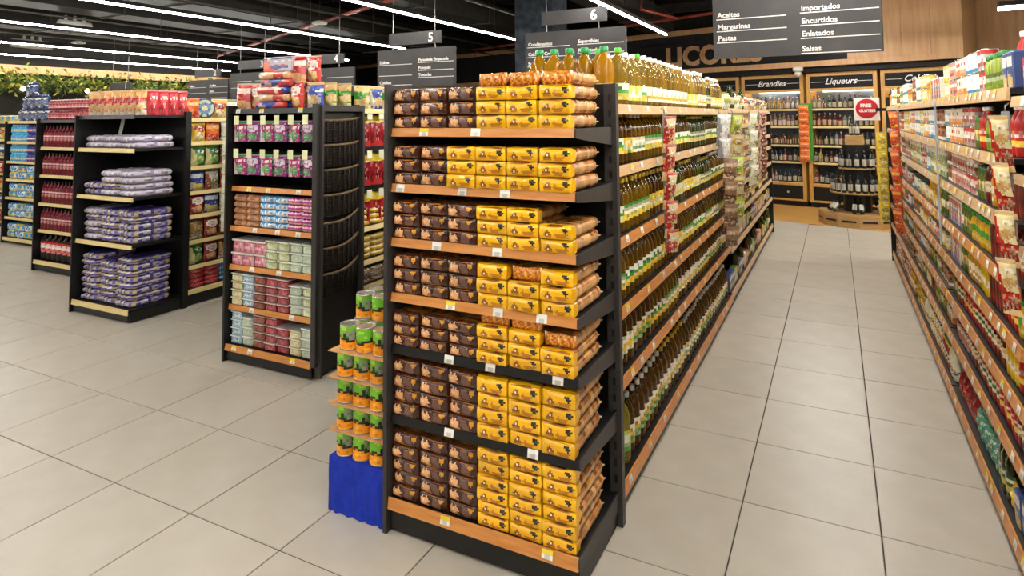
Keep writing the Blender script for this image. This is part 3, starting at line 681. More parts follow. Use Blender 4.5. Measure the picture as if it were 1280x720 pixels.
for z, lev, hh, cols in plan:
    for ci, colm in enumerate(cols):
        u = .076+ci*.1515
        for li, ch in enumerate(colm):
            src = rk.choice({'B': BRN, 'Y': YEL, 'T': TOA}[ch]); sc = hh/.06 if lev != 'lowest' or ch != 'B' else .059/.06
            out = rk.uniform(0, .012)+(.012 if ch == 'Y' else 0)
            slide = .0 if ch != 'T' else .02
            lb = f'{src.desc}, {nth(ci+1)} column, {nth(li+1)} layer up, {lev} shelf of toast display'
            EC.put(src, u+rk.uniform(-.003, .003), .035+slide-out, z+li*.06*sc, lb, 'toast packs on the end display', rot=rk.uniform(-.02, .02), scale=(1, 1, sc*.985 if ch != 'T' else min(sc, .9)*.98))
# ------------------------------------------------------------------ peach can stack on its blue draped plinth
bx = MB(); fx0, fx1, fy0, fy1 = -2.235, -1.9, 2.425, 2.9
def drape(u, v):
    w_ = .0035*math.sin(u*31+v*5)+.002*math.sin(u*57+v*3+2)
    return (fx0+(fx1-fx0)*u, fy0+w_*(1-v)*1.4-.006*(1-v), .002+.25*v)
bx.patch(drape, 40, 8, lambda i, j: '#ffffff')
bx.patch(lambda u, v: (fx0-.004*math.sin(u*40)*(1-v), fy1+(fy0-fy1)*u, .002+.25*v), 30, 6, lambda i, j: '#ffffff')
bx.patch(lambda u, v: (fx1, fy0+(fy1-fy0)*u, .002+.25*v), 6, 2, lambda i, j: '#ffffff')
bx.patch(lambda u, v: (fx0+(fx1-fx0)*u, fy0+(fy1-fy0)*v, .252), 6, 6, lambda i, j: '#ffffff')
bx.patch(lambda u, v: (fx1+(fx0-fx1)*u, fy1, .002+.25*v), 6, 2, lambda i, j: '#ffffff')
obj('draped_plinth', bx.mesh('draped_plinth', 'blue'), None, None, 0, 'blue cloth draped plinth under the stacked peach cans', 'plinth')
PC = dict(G='#6fb52a', g='#4d8f1f', L='#a5cf3f', k='#1d2413', o='#ef9a1c', O='#d97a10', y='#f2b73c', w='#e8e4d6', c='#8d8a80')
ROWC = 'wGGGGGGGGLLLGGGGGGGw/wGGGLLGGGGLLGGGGGGGw/wGLLGGGGGGGGcccGGGGw/wGGGGGLGGGGkcgckGGGw/wgGGGGGGkkGkgccgkkgw/wkkggkkkkOkkkcckkokw/woOkkkoooooOkkkooOow/wooyoooOoyooooooyoow/woOoooyyooOooOoooOow/wooooOooooooooyooOow'
def peach(h=.1185, r=.0485):
    nx, ny, cf = art(ROWC, PC); seg = 20
    b = MB().lathe([(r*.985, .005+(h-.01)*k/ny) for k in range(ny+1)], seg, colfn=lambda j, i: cf((i+10) % 20, j), caps=False)
    l = MB().lathe([(r*.95, 0), (r, .001), (r, .004), (r*.985, .006)], seg, '#b9b6ae'); l2 = MB().lathe([(r*.985, h-.006), (r, h-.004), (r, h), (r*.93, h), (r*.92, h-.003)], seg, '#c6c3ba')
    return Prod('peach_can', [('label', b.mesh('label', 'print')), ('lid', l2.mesh('lid', 'tin')), ('base_rim', l.mesh('base_rim', 'tin'))], 2*r, 2*r, h, 'can', 'green and orange peach can')
PCAN = peach()
tray = MB().box(-2.245, -1.905, 2.42, 2.74, 0, .0035).mesh('card_sheet', 'card')
zc_ = .2525
LV = ['lowest', 'second', 'third', 'fourth', 'fifth', 'topmost']
for lv in range(6):
    rows = ((2.483, 2.583, 2.683),)*4; ys = (2.483, 2.583, 2.683) if lv < 4 else ((2.495, 2.6, 2.7) if lv == 4 else (2.605, 2.705))
    for ri, y in enumerate(ys):
        for ci, x in enumerate((-2.178, -2.077, -1.976)):
            if lv == 4: x += .006
            if lv == 5: x += .012
            put(PCAN.proto, (x, y, zc_), rk.uniform(-.5, .5)+(0 if not (lv > 3 and ci == 1) else 1.35), f'{PCAN.desc}, {LV[lv]} layer, {["front", "second", "rear"][ri]} row, {["left", "middle", "right"][ci]} column', 'can', 'stacked peach cans')
    zc_ += .1195
    if lv < 4:
        o = obj('card_sheet', tray, None, (0, 0, zc_), 0, f'brown card sheet between {LV[lv]} and {LV[lv+1]} peach can layers', 'card', 'card sheets in the can stack'); zc_ += .0045
# ------------------------------------------------------------------ middle run: oil shelves on the aisle side
LA = Shelving((-.95, 2.962), PI/2, 3.65, [(z, .44, 'rail' if z < 1.5 else 'rail_pale') for z in (1.93, 1.625, 1.275, .94, .61)]+[(.125, .44, 'rail')],  # upper rails coloured paler, as if bleached by the lamps
              'long black shelving full of oil bottles, left of the aisle', depth=.44, top=1.93, posts=(.02, 1.2, 2.4, 3.63), base_h=.125, tag_step=.3, rail_h=.046)
LB = Shelving((-.95, 6.625), PI/2, 4.5, [(z, .44, 'rail_pale') for z in (1.945, 1.775, 1.57, 1.385, 1.135, .855, .565, .14)],
              'black shelving of pouches at the far left of the aisle', depth=.44, top=1.945, posts=(.02, 1.5, 3.0, 4.48), base_h=.14, tag_step=.3, rail_h=.042, right_panel=True)
LC = Shelving((-1.87, 11.12), -PI/2, 8.16, [(z, .44, 'rail') for z in (1.93, 1.6, 1.26, .93, .6, .125)],
              'rear side of the middle run facing aisle five', depth=.44, top=1.93, base_h=.125, tag_step=0)
OILC = '#b98a12'
OB = [bottle(.272, .039, '#8d6410', '#f0ece0', '#e9e6da', '#2f8a3c', '#e3b520', 1, 'oil bottle with white-green label'),
      bottle(.272, .039, '#967012', '#e8c02a', '#3b8f3a', '#f0ead0', '#e9c32c', 5, 'oil bottle with green-yellow label'),
      bottle(.265, .040, '#866012', '#f4f0e6', '#efe9d4', '#e0a91c', '#3a7f35', 3, 'oil bottle with cream label'),
      bottle(.27, .038, '#6a450a', '#d9b52a', '#e5c12f', '#4c8c38', '#f0ead6', 7, 'oil bottle with yellow label'),
      bottle(.275, .040, '#70500e', '#3f9a3c', '#dfe6d2', '#3f9a3c', '#e8d24a', 9, 'green capped oil bottle'),
      bottle(.26, .037, '#5c3d08', '#22201c', '#2f6a36', '#d8c87a', '#d9a520', 11, 'dark capped oil bottle')]
OBIG = [bottle(.31, .043, '#67420a', '#f0ece0', '#e9e3cc', '#d9a81e', '#3b8a3a', 13, 'tall oil bottle with cream label'),
        bottle(.31, .043, '#71490a', '#e0b82c', '#e6e2d0', '#3c8c3a', '#e0b528', 15, 'tall oil bottle with green-yellow label'),
        bottle(.30, .042, '#5c3c08', '#d9d5c8', '#e2bd2c', '#efeadb', '#3c7f38', 17, 'tall oil bottle with yellow label')]
OGRN = bottle(.33, .045, '#a89a2a', '#35b53a', '#e6ead8', '#4aa840', '#b9c94a', 10, 'green capped pale oil bottle')
OLIVE = [bottle(.26, .033, '#4d5a14', '#1f2a12', '#d8d0a8', '#50661f', '#c9b13a', 11, 'slim olive oil bottle', sq=4), bottle(.25, .034, '#3d4a16', '#c9a92e', '#2d5a2a', '#e0d8b0', '#c9b13a', 12, 'dark olive oil bottle', sq=4)]
JUGY = bottle(.30, .05, '#d29a10', '#2f9a55', '#e8c73a', '#6aa6d0', '#e9e4d0', 13, 'large yellow oil jug with green cap', sq=4, name='oil_jug', capr=.42, lz=(.12, .36))
JUG = [bottle(.315, .062, '#c29a2a', '#f2f0ea', '#e9e6d6', '#4f9a48', '#e2b52a', 19, 'large clear oil jug with white cap', sq=4, sy=.8, name='oil_jug', capr=.3, lz=(.1, .38)),
       bottle(.315, .062, '#c9a432', '#5cc83a', '#dfe6cc', '#58a84a', '#e2c64a', 21, 'large oil jug with green cap', sq=4, sy=.8, name='oil_jug', capr=.3, lz=(.1, .38)),
       bottle(.30, .06, '#c9a83c', '#f2f0ea', '#e9d65a', '#3e8a44', '#f0ece0', 23, 'large oil jug with yellow label', sq=4, sy=.8, name='oil_jug', capr=.3, lz=(.1, .38))]
BROWNP = [pillow(.115, .05, .16, b, a, c, 100+i, d, 'pouch') for i, (b, a, c, d) in enumerate((('#b98f62', '#7a3d1e', '#e3d2ae', 'tan pouch'), ('#c9a56a', '#a33c20', '#efe2c2', 'cream pouch with red print'), ('#8a4f2c', '#e2c68a', '#d9a24a', 'brown pouch'),
          ('#c06a2c', '#f0e0b8', '#7c2a16', 'orange-brown pouch'), ('#d9cba8', '#3e4f8c', '#b8904a', 'cream pouch with blue print'), ('#a33326', '#f0dfb4', '#e0a83a', 'red pouch'), ('#5a4a7a', '#d9c69a', '#b58a3e', 'violet pouch'), ('#a8a83e', '#f0ead0', '#4c6a2a', 'olive green pouch')))]
BOXES = [carton(.085, .06, .15, b, a, c, 140+i, d) for i, (b, a, c, d) in enumerate((('#d9b23a', '#a33020', '#f0e6c8', 'yellow carton'), ('#a8332c', '#f0e6d0', '#d9a83a', 'red carton'), ('#e6dfcc', '#3a5a9a', '#c04a2c', 'white carton with blue print'), ('#6a8a3a', '#efe9d0', '#d9b23a', 'green carton'), ('#3d4f86', '#e6e2d6', '#c9a84a', 'blue carton')))]
def cyc(items, seed, lo=3, hi=6, stack=1):
    r = random.Random(seed)
    last = None
    while True:
        it = r.choice(items)
        while it is last and len(items) > 1: it = r.choice(items)
        last = it
        yield it, r.randint(lo, hi), stack
def seqlist(lst, tail):
    for x in lst: yield x
    while True: yield next(tail)
for lev, zi, gap, rows in (('second', 1, .275, 2), ('third', 2, .32, 2), ('fourth', 3, .305, 2), ('fifth', 4, .30, 2)):
    z = LA.z[zi]
    pre = {1: [(OB[4], 3, 1), (OB[3], 2, 1), (OB[2], 3, 1)], 2: [(OB[4], 3, 1), (OB[1], 6, 1), (OB[3], 5, 1)], 3: [(OB[1], 3, 1), (OB[0], 5, 1)], 4: [(OBIG[1], 4, 1), (OBIG[0], 4, 1)]}[zi]
    fill(LA, z, gap, seqlist(pre, cyc((OB if zi < 4 else OBIG+OB[:3])+(OLIVE if zi < 3 else []), 200+zi, 4, 8)), .03, 3.6, True, lev, 'near left section', 'oil bottles left of the aisle', rows=rows, w0=.03, rnd=random.Random(zi))
fill(LA, LA.z[5], .43, seqlist([(OGRN, 3, 1), (OBIG[0], 8, 1), (OBIG[1], 7, 1)], cyc(OBIG, 207, 5, 8)), .03, 3.6, True, 'lowest', 'near left section', 'oil bottles left of the aisle', rows=2, w0=.03)
# top of the run
for k in range(5): LA.put(JUGY, .13, .09+k*.085+(.02 if k else 0), LA.z[0], f'{JUGY.desc}, {nth(k+1)} from the aisle above the toast display', 'yellow oil jugs over the toast display', rot=-PI/2)
for k in range(4): LA.put(JUGY, .24, .13+k*.093, LA.z[0], f'{JUGY.desc}, row behind, {nth(k+1)} from the aisle', 'yellow oil jugs over the toast display', rot=-PI/2)
fill(LA, LA.z[0], .5, seqlist([(JUG[1], 1, 1), (JUG[2], 2, 1), (JUG[1], 1, 1), (JUG[0], 9, 1), (JUG[2], 3, 1), (JUG[0], 3, 1)], cyc(JUG[1:]+OLIVE, 210, 3, 5)), .30, 3.62, True, 'top', 'near left section', 'oil jugs along the top', rows=2, w0=.04)
for li, gap in ((0, .5), (1, .145), (2, .175), (3, .155), (4, .22), (5, .25), (6, .26), (7, .38)):
    pool = {0: [BROWNP[4], BROWNP[7], BROWNP[1], OLIVE[0], BROWNP[6]], 5: OLIVE+[BROWNP[0], BOXES[0]], 6: BOXES+OLIVE, 7: OLIVE+BOXES+[OB[5], BROWNP[6]]}.get(li, BROWNP+BOXES[:2])
    fill(LB, LB.z[li], gap, cyc(pool, 220+li, 2, 4, 1 if li < 5 else 1), .03, 4.45, True, ['top', 'second', 'third', 'fourth', 'fifth', 'sixth', 'seventh', 'lowest'][li], 'far left section', 'pouches and bottles far left of the aisle', w0=.03, rnd=random.Random(li))
# ------------------------------------------------------------------ right side of the aisle
RZ = (1.97, 1.695, 1.445, 1.2, .97, .735, .49, .125)
RN = ['top', 'second', 'third', 'fourth', 'fifth', 'sixth', 'seventh', 'lowest']
RU = []
for k, (y1, L, lb) in enumerate(((9.6, 2.27, 'black shelving of tins at the far right of the aisle'), (7.31, 2.26, 'black shelving of tins midway along the right'), (5.03, 1.94, 'black shelving of jars and sauces nearest on the right'))):
    RU.append(Shelving((.6, y1), -PI/2, L, [(z, .46, 'rail' if z < 1.3 else 'rail_pale') for z in RZ], lb, depth=.46, top=1.97 if k else 2.1, posts=(.02, L-.02), base_h=.125, tag_step=.17, rail_h=.046, left_panel=(k == 0)))  # paler upper rails paint in the lamp light on the same wood
R0 = Shelving((.6, 3.03), -PI/2, 1.3, [(z, .46, 'rail_pale') for z in (1.93, 1.64, 1.37, 1.12, .86, .6, .36, .125)], 'black shelving cut by the right picture edge', depth=.46, top=1.97, posts=(.02, 1.28), base_h=.125, tag_step=.2)
CANS = [can(.105, .037, b, a, c, 160+i, d) for i, (b, a, c, d) in enumerate((('#e9e0cc', '#c0392c', '#d98a4a', 'cream can'), ('#c0322c', '#f0e6d6', '#8a1c18', 'red can'), ('#dfe6ea', '#3c86b0', '#efe9dc', 'white-blue can'), ('#e0c24a', '#b8402a', '#f0e8cc', 'yellow can'), ('#c98a7a', '#f2e6da', '#a8432c', 'pink can'), ('#9ab04a', '#f0ecd8', '#4c7a2c', 'green can'), ('#b9805a', '#efe2c8', '#7a3a1c', 'tan can')))]
JARS = [jar(.17, .036, '#8a9a2a', '#2f7a36', '#e9ead0', '#6f8c2a', 170, 'green olive jar'), jar(.165, .037, '#c08a1c', '#d9a52a', '#efe4b8', '#c0392c', 171, 'yellow pickle jar'), jar(.17, .035, '#a8281e', '#c9b44a', '#f0e6d0', '#3a7a36', 172, 'red sauce jar'),
        jar(.16, .036, '#5a6a20', '#3a8a3e', '#f0eed8', '#d9b03a', 173, 'pickle jar with green lid'), jar(.18, .034, '#6a2a22', '#e0ddd2', '#d9c68a', '#8a2a1c', 174, 'dark red jar'), jar(.15, .036, '#d9a81e', '#2f8a3c', '#4c9a3e', '#f0e23a', 175, 'corn jar with green lid')]
SAUC = [bottle(.21, .033, '#b01c16', '#efece4', '#c8261c', '#f2ead2', '#f0c83a', 180, 'red sauce bottle', mat='plastic', name='sauce_bottle', capr=.5, neck=.4), bottle(.2, .033, '#e9e2c8', '#2c5a9a', '#efe6c0', '#d9a82a', '#2c5a9a', 181, 'cream sauce bottle', mat='plastic', name='sauce_bottle', capr=.5, neck=.4),
        bottle(.21, .03, '#5c1712', '#b01c16', '#d9c08a', '#8a1c16', '#efe2c0', 182, 'dark sauce bottle', mat='plastic', name='sauce_bottle', capr=.45), bottle(.2, .031, '#d9b01e', '#c02a1c', '#e8c83a', '#c0301e', '#f4ead0', 183, 'mustard bottle', mat='plastic', name='sauce_bottle', capr=.5)]
REDP = pillow(.1, .05, .17, '#c01c20', '#e84a3a', '#8a1014', 190, 'red pouch', 'sauce_pouch'); GRNP = pillow(.1, .05, .16, '#4aa58a', '#a8dcc6', '#2f7a66', 191, 'mint green pouch', 'sauce_pouch'); GOLDP = pillow(.12, .05, .12, '#d9a81e', '#f0d24a', '#a8741a', 192, 'golden pouch', 'sauce_pouch')
secs = ['far right unit', 'middle right unit', 'near right unit']
gaps = [.5]+[RZ[i-1]-RZ[i]-.035 for i in range(1, 8)]
near_pre = {0: [(BOXES[4], 2, 1), (JARS[0], 5, 1), (CANS[1], 2, 2), (CANS[2], 4, 2), (CANS[0], 4, 2), (CANS[4], 3, 2)], 1: [(SAUC[0], 2, 1), (JARS[0], 6, 1), (SAUC[0], 2, 1), (JARS[3], 2, 1), (CANS[1], 4, 2), (CANS[0], 6, 2)],
            2: [(JARS[4], 3, 1), (JARS[1], 4, 1), (SAUC[2], 2, 1), (JARS[3], 3, 1), (CANS[1], 4, 2), (CANS[4], 6, 2)], 3: [(SAUC[2], 3, 1), (SAUC[0], 3, 1), (JARS[4], 3, 1), (JARS[5], 6, 1), (JARS[3], 4, 1)],
            4: [(JARS[5], 2, 1), (SAUC[0], 4, 1), (JARS[4], 4, 1), (SAUC[3], 3, 1), (JARS[1], 4, 1)], 5: [(SAUC[0], 3, 1), (SAUC[3], 3, 1), (SAUC[2], 4, 1), (JARS[2], 6, 1), (SAUC[0], 4, 1)],
            6: [(SAUC[2], 4, 1), (SAUC[0], 5, 1), (JARS[2], 6, 1), (SAUC[2], 5, 1), (CANS[4], 4, 2)], 7: [(BOXES[4], 4, 1), (GOLDP, 1, 1), (OLIVE[1], 3, 1), (GRNP, 5, 1), (REDP, 6, 1), (CANS[0], 2, 2), (JARS[1], 5, 1)]}
for ui in (2, 1, 0):
    S = RU[ui]
    for li in range(8):
        pool = CANS if li < 3 else (CANS+JARS[1:4]+[BOXES[0], BOXES[2]] if li < 6 else CANS+SAUC[1:3]+JARS)
        tail = cyc(pool, 300+ui*10+li, 3, 5, 2)
        if li == 0 and ui < 2: tail = cyc([CANS[0], CANS[2], CANS[3], BOXES[2], CANS[5], CANS[6], BOXES[0]], 305+ui, 3, 5, 3 if ui == 1 else 2)
        sq_ = seqlist(near_pre[li], tail) if ui == 2 else tail
        fill(S, S.z[li], gaps[li] if li else .30, sq_, .045, S.L-.045, False, RN[li], secs[ui], 'goods right of the aisle', w0=.03, rnd=random.Random(ui*9+li))
for li in range(8): fill(R0, R0.z[li], .2, cyc(SAUC+[BOXES[1], BOXES[4]], 330+li, 2, 3), .05, .75, True, RN[li], 'right picture edge unit', 'goods at the right picture edge', w0=.03)
obj('divider_strip', MB().box(-.016, .016, -.014, -.006, 1.02, 1.95, '#aeb6c2').mesh('divider_strip', 'plastic'), RU[2].root)
# tray of olive jars and tall red-white bottles on the near right top
for k in range(6):
    RU[2].put(SAUC[0], 1.75-k*.085, .2, RU[2].z[0], f'tall red and white bottle behind olive jars, {nth(k+1)} from near end', 'red bottles behind the olive jars', scale=(1.15, 1.15, 1.35))
# ------------------------------------------------------------------ clip strips with hanging bags
def clip(x, y, z1, z0, rot, prods, step, label, lab2, n_side=1):
    L = z1-z0
    r = obj('clip_strip', None, None, (x, y, z0), rot, label, 'clip strip', 'clip strips')
    obj('strip', MB().box(-.014, .014, 0, .003, 0, L).mesh('strip', 'plastic'), r)
    hk = MB().tube([(0, .0, L), (0, .004, L+.02), (0, .03, L+.03)], .003).mesh('hook', 'steel'); obj('hook', hk, r)
    z = z1-.02; k = 0; rr2 = random.Random(int(y*100))
    while z-prods[0].h > z0-.08:
        k += 1; p = prods[(k-1) % len(prods)]
        off = -.018-.022*(k % 2)
        c, sn = math.cos(rot), math.sin(rot)
        put(p.proto, (x-off*sn*1.0*1, y+off*c, z-p.h), rot+rr2.uniform(-.15, .15), f'{p.desc}, {nth(k)} from the top of {lab2}', 'bag', 'bags on clip strips', tilt=(.16, 0))
        z -= step
CB1 = pillow(.08, .03, .13, '#d9c49a', '#a8281c', '#c0322a', 407, 'cream and red snack bag', 'snack_bag'); CB1b = pillow(.08, .03, .13, '#b02a20', '#e6d2a8', '#d9b06a', 402, 'red snack bag', 'snack_bag')
CB2 = pillow(.15, .04, .17, '#c9c9c6', '#8a8a8a', '#e6e6e2', 403, 'silver snack bag', 'snack_bag'); CB3 = pillow(.15, .04, .17, '#8c6a4c', '#c9a98a', '#5a3c26', 404, 'brown snack bag', 'snack_bag')
CB4 = pillow(.15, .04, .17, '#d9c690', '#b08a2a', '#e6dcb4', 405, 'cream yellow snack bag', 'snack_bag'); CB5 = pillow(.12, .035, .15, '#dfe0c0', '#a8b070', '#f0eedc', 406, 'pale snack bag', 'snack_bag')
CB6 = pillow(.12, .035, .15, '#7a2a1c', '#d9b8a0', '#4c1812', 407, 'maroon snack bag', 'snack_bag'); CB7 = pillow(.11, .035, .15, '#d9502a', '#f0a83a', '#b0281a', 408, 'orange red snack bag', 'snack_bag')
CB8 = pillow(.066, .026, .12, '#e0cf9c', '#b8281e', '#c9a25a', 411, 'cream snack bag with red edge', 'snack_bag'); CB9 = pillow(.066, .026, .12, '#b3241c', '#e6c890', '#7a1410', 410, 'deep red snack bag', 'snack_bag')
CBY = pillow(.13, .04, .17, '#e0c420', '#f2de4a', '#a8901a', 411, 'yellow snack bag', 'snack_bag'); CBO = pillow(.21, .035, .16, '#e8702a', '#f29a4a', '#c84a1a', 412, 'orange snack bag', 'snack_bag'); CBL = pillow(.15, .04, .17, '#b9c93a', '#e6ec9a', '#6a8a2a', 413, 'lime snack bag', 'snack_bag')
clip(-.905, 3.78, 1.89, 1.10, .9, [CB1, CB1b], .082, 'clip strip of cream and red bags before the oil', 'nearest left strip')
clip(-.90, 5.75, 1.90, 1.52, .9, [CB2], .1, 'clip strip of silver bags left of the aisle', 'silver strip')
clip(-.90, 6.05, 1.50, .75, .9, [CB3], .1, 'clip strip of brown bags left of the aisle', 'brown strip')
clip(-.90, 6.55, 1.90, .80, .9, [CBL, CB4, CB4, CB4], .1, 'clip strip of cream yellow bags left of the aisle', 'cream yellow strip')
clip(-.90, 7.95, 1.92, 1.10, .9, [CB5], .1, 'clip strip of pale bags far left of the aisle', 'pale strip')
clip(-.90, 9.0, 1.92, 1.10, .9, [CB6], .1, 'clip strip of maroon bags far left of the aisle', 'maroon strip')
clip(.555, 7.38, 1.92, .78, -.9, [CB7], .095, 'clip strip of orange red bags right of the aisle', 'orange strip')
clip(.575, 3.0, 1.88, 1.14, -.6, [CB8, CB9], .088, 'clip strip of cream and red bags right of the aisle', 'nearest right strip')
clip(.545, 9.66, 1.66, .55, -.3, [CBY], .11, 'clip strip of yellow bags at the far right end', 'yellow strip')
# round red flag on the far right end post
fl = obj('aisle_flag', None, None, (.375, 9.645, 1.80), .05, 'square white flag with red disc on the right end post', 'sign')
obj('plate', MB().box(-.15, .15, 0, .006, 0, .3).mesh('plate', 'white'), fl)
ds = obj('disc', MB().lathe([(.13, 0), (.13, .004)], 28, '#b8202a').mesh('disc', 'plastic'), fl, (0, -.0005, .155)); ds.rotation_euler = (PI/2, 0, 0)
obj('lettering', TX['free'], ds, (-.075, .02, .006)).rotation_euler = (-PI/2, 0, 0); obj('lettering', TX['glu'], ds, (-.09, -.045, .006)).rotation_euler = (-PI/2, 0, 0)
obj('arm', MB().box(.1, .27, -.02, .02, .12, .16).mesh('arm', 'black'), fl)
# ------------------------------------------------------------------ liquor cases
WINE = [one_piece_bottle(.3, .038, '#1a1a16', '#3a1418', '#e6dfcc', '#b9a98a', 500, 'dark wine bottle', 'wine_bottle'), one_piece_bottle(.3, .038, '#20261a', '#14140f', '#efe9da', '#8a7a5a', 501, 'green wine bottle', 'wine_bottle')]
LQ = [one_piece_bottle(.29, .04, b, c, l, a, 510+i, d, 'liquor_bottle', shoulder=s, neck=n, sq=q) for i, (b, c, l, a, d, s, n, q) in enumerate((
    ('#7c4a14', '#1c1712', '#e6d6a8', '#8a2a1c', 'amber liquor bottle', .62, .3, 0), ('#8e958c', '#7a4a2a', '#d9cfae', '#4a6a9a', 'clear liquor bottle', .66, .3, 0), ('#3d5a34', '#c9b04a', '#e0dcc0', '#2f6a3a', 'green liquor bottle', .6, .32, 0),
    ('#8a2a1a', '#b9b4a8', '#e6cfa8', '#c0502c', 'red liquor bottle', .55, .34, 4), ('#2a201c', '#6a1c1a', '#d9c9a0', '#1c1c1c', 'dark liquor bottle', .62, .3, 0), ('#c9a02a', '#e6e0cc', '#f0e6c0', '#b0701c', 'golden liquor bottle', .58, .34, 4), ('#a8846a', '#c98a80', '#e6d2c0', '#c06a6a', 'pale rose liquor bottle', .64, .3, 0)))]
CW, CP = 1.31, 1.37
pools = {-2: [1, 5, 2, 0, 4], -1: [3, 6, 0, 4, 5, 0], 0: [2, 3, 6, 1, 5, 0, 4], 1: [0, 4, 3, 2, 1]}
cname = {-2: 'leftmost liquor case', -1: 'second liquor case', 0: 'third liquor case', 1: 'rightmost liquor case'}
for k in (-2, -1, 0, 1):
    r = obj('liquor_case', None, None, wl(k*CP+.03, 0), WR, f'oak framed {cname[k]} with black header and drawer', 'cabinet', 'liquor cases')
    D = .42
    obj('plinth', MB().box(0, CW, .06, D, 0, .1).mesh('plinth', 'black'), r)
    for x in (0, CW-.07): obj('stile', MB().box(x, x+.07, 0, D, .1, 2.74).mesh('stile', 'oak_case'), r)
    for z0, z1 in ((2.67, 2.74), (2.37, 2.42), (.42, .47), (.1, .14)): obj('rail', MB().box(.07, CW-.07, 0, .05, z0, z1).mesh('rail', 'oak_case'), r)
    h_ = obj('header_panel', MB().box(.07, CW-.07, .012, .03, 2.42, 2.67).mesh('header_panel', 'wall_black'), r)
    if k > -2: obj('lettering', TX['c%d' % (k+1)], h_, (CW/2, .008, 2.50))
    for a, b in ((.09, .36), (CW-.36, CW-.09)): obj('chalk_line', MB().box(a, b, .009, .012, 2.545, 2.552).mesh('chalk_line', 'white'), h_)
    dr = obj('drawer', MB().box(.075, CW-.075, .008, .04, .145, .415).mesh('drawer', 'black'), r)
    obj('knob', MB().lathe([(.01, 0), (.012, .012), (.024, .02), (.02, .034)], 10, '#c9c4ba').mesh('knob', 'plastic'), dr, (CW*.72, .008, .28)).rotation_euler = (PI/2, 0, 0)
    obj('back_panel', MB().box(.07, CW-.07, D-.02, D, .42, 2.7).mesh('back_panel', 'case_back'), r)
    obj('top_panel', MB().box(0, CW, .05, D, 2.70, 2.74).mesh('top_panel', 'oak_case'), r)
    lp = obj('lamp', MB().box(.1, CW-.1, .035, .055, 2.375, 2.395).mesh('lamp', 'case_led'), r)
    for q, z in enumerate((2.0, 1.64, 1.25, .9, .47)):
        sh = obj('shelf', MB().box(.07, CW-.07, .03, D-.02, z-.025, z).mesh('shelf', 'black'), r)
        obj('price_rail', MB().box(.08, CW-.08, .022, .03, z-.03, z+.012).mesh('price_rail', 'rail_cream'), sh)
        rl = random.Random(k*10+q+50); u = .115; n = 0; cur = rl.choice(pools[k])
        while u < CW-.1:
            n += 1
            if rl.random() < .35: cur = rl.choice(pools[k])
            P_ = LQ[cur] if q < 3 else rl.choice((LQ[4], WINE[0], LQ[cur], WINE[1]))
            p = r.location+Matrix.Rotation(WR, 3, 'Z') @ Vector((u, .1, z+.0004))
            put(P_.proto, p, WR, f'{P_.desc}, {nth(n)} from left, {["top", "second", "third", "fourth", "lowest"][q]} shelf, {cname[k]}', 'bottle', 'bottles in the liquor cases', scale=(1, 1, rl.choice((.82, .9, .95, 1.0)) if z > 1.9 or z != 2.0 else .9))
            u += rl.uniform(.086, .105)
# hanging orange display between the cases
clip(wl(.0, -.07).x, wl(0, -.07).y, 2.10, .98, WR, [CBO], .125, 'green strip of orange bags between two liquor cases', 'orange liquor strip')
bk = wl(0, -.03)
obj('strip_backing', MB().box(-.135, .135, 0, .01, .93, 2.12, '#4c9a3a').mesh('strip_backing', 'plastic'), None, (bk.x, bk.y, 0), WR, 'green backing board behind the orange bags', 'board')
cb = wl(-.02, -.3)
cmo = obj('security_camera', None, None, (cb.x, cb.y, 2.72), 0, 'small pale security camera above the liquor cases', 'camera')
obj('dome', MB().lathe([(.02, -.06), (.06, -.03), (.075, .02), (.05, .05)], 12, '#cfcabd').mesh('dome', 'plastic'), cmo)
obj('mount', MB().lathe([(.09, .05), (.1, .06), (.1, .14)], 12, '#c9c4b8').mesh('mount', 'plastic'), cmo)
# ------------------------------------------------------------------ wine stand
ws = obj('wine_stand', None, None, (.30, 12.62, 0), 0, 'tiered pine wine stand before the liquor cases', 'display stand')
def arc(r_, a0=-PI, a1=0, n=6, back=.25): return [(r_*math.cos(a0+(a1-a0)*i/n), r_*math.sin(a0+(a1-a0)*i/n)) for i in range(n+1)]+[(r_, back), (-r_, back)]
b_ = obj('base', MB().prism(arc(.62), 0, .20).mesh('base', 'crate'), ws)
for i in range(6):
    a = -PI+PI*(i+.5)/6; s0 = MB().box(-.11, .11, -.006, .0, .06, .09).mesh('slot', 'black')
    obj('slot', s0, b_, (.62*math.cos(PI/12)*math.cos(a), .62*math.cos(PI/12)*math.sin(a), .03), a+PI/2)
obj('tray', MB().prism(arc(.60), .20, .215).mesh('tray', 'crate'), ws)
obj('core', MB().prism(arc(.22), .215, 1.36).mesh('core', 'black'), ws)
for rr3, z in ((.43, .53), (.28, .94)):
    t = obj('tier', MB().prism(arc(rr3), z, z+.025).mesh('tier', 'crate'), ws); obj('tier_edge', MB().prism(arc(rr3+.008), z-.01, z+.0).mesh('tier_edge', 'black'), t)
obj('top_crate', MB().box(-.16, .12, -.16, .16, 1.36, 1.52).mesh('top_crate', 'crate'), ws)
for tier, rr3, z, n in (('lower', .375, .555, 11), ('upper', .245, .965, 7)):
    for i in range(n):
        a = -PI*.97+PI*.94*i/(n-1); Wb = WINE[i % 2]
        put(Wb.proto, (.30+rr3*math.cos(a), 12.62+rr3*math.sin(a), z+.0005), a+PI/2, f'{Wb.desc} standing on {tier} wine stand tier, {nth(i+1)} from left', 'bottle', 'wine bottles on the stand')
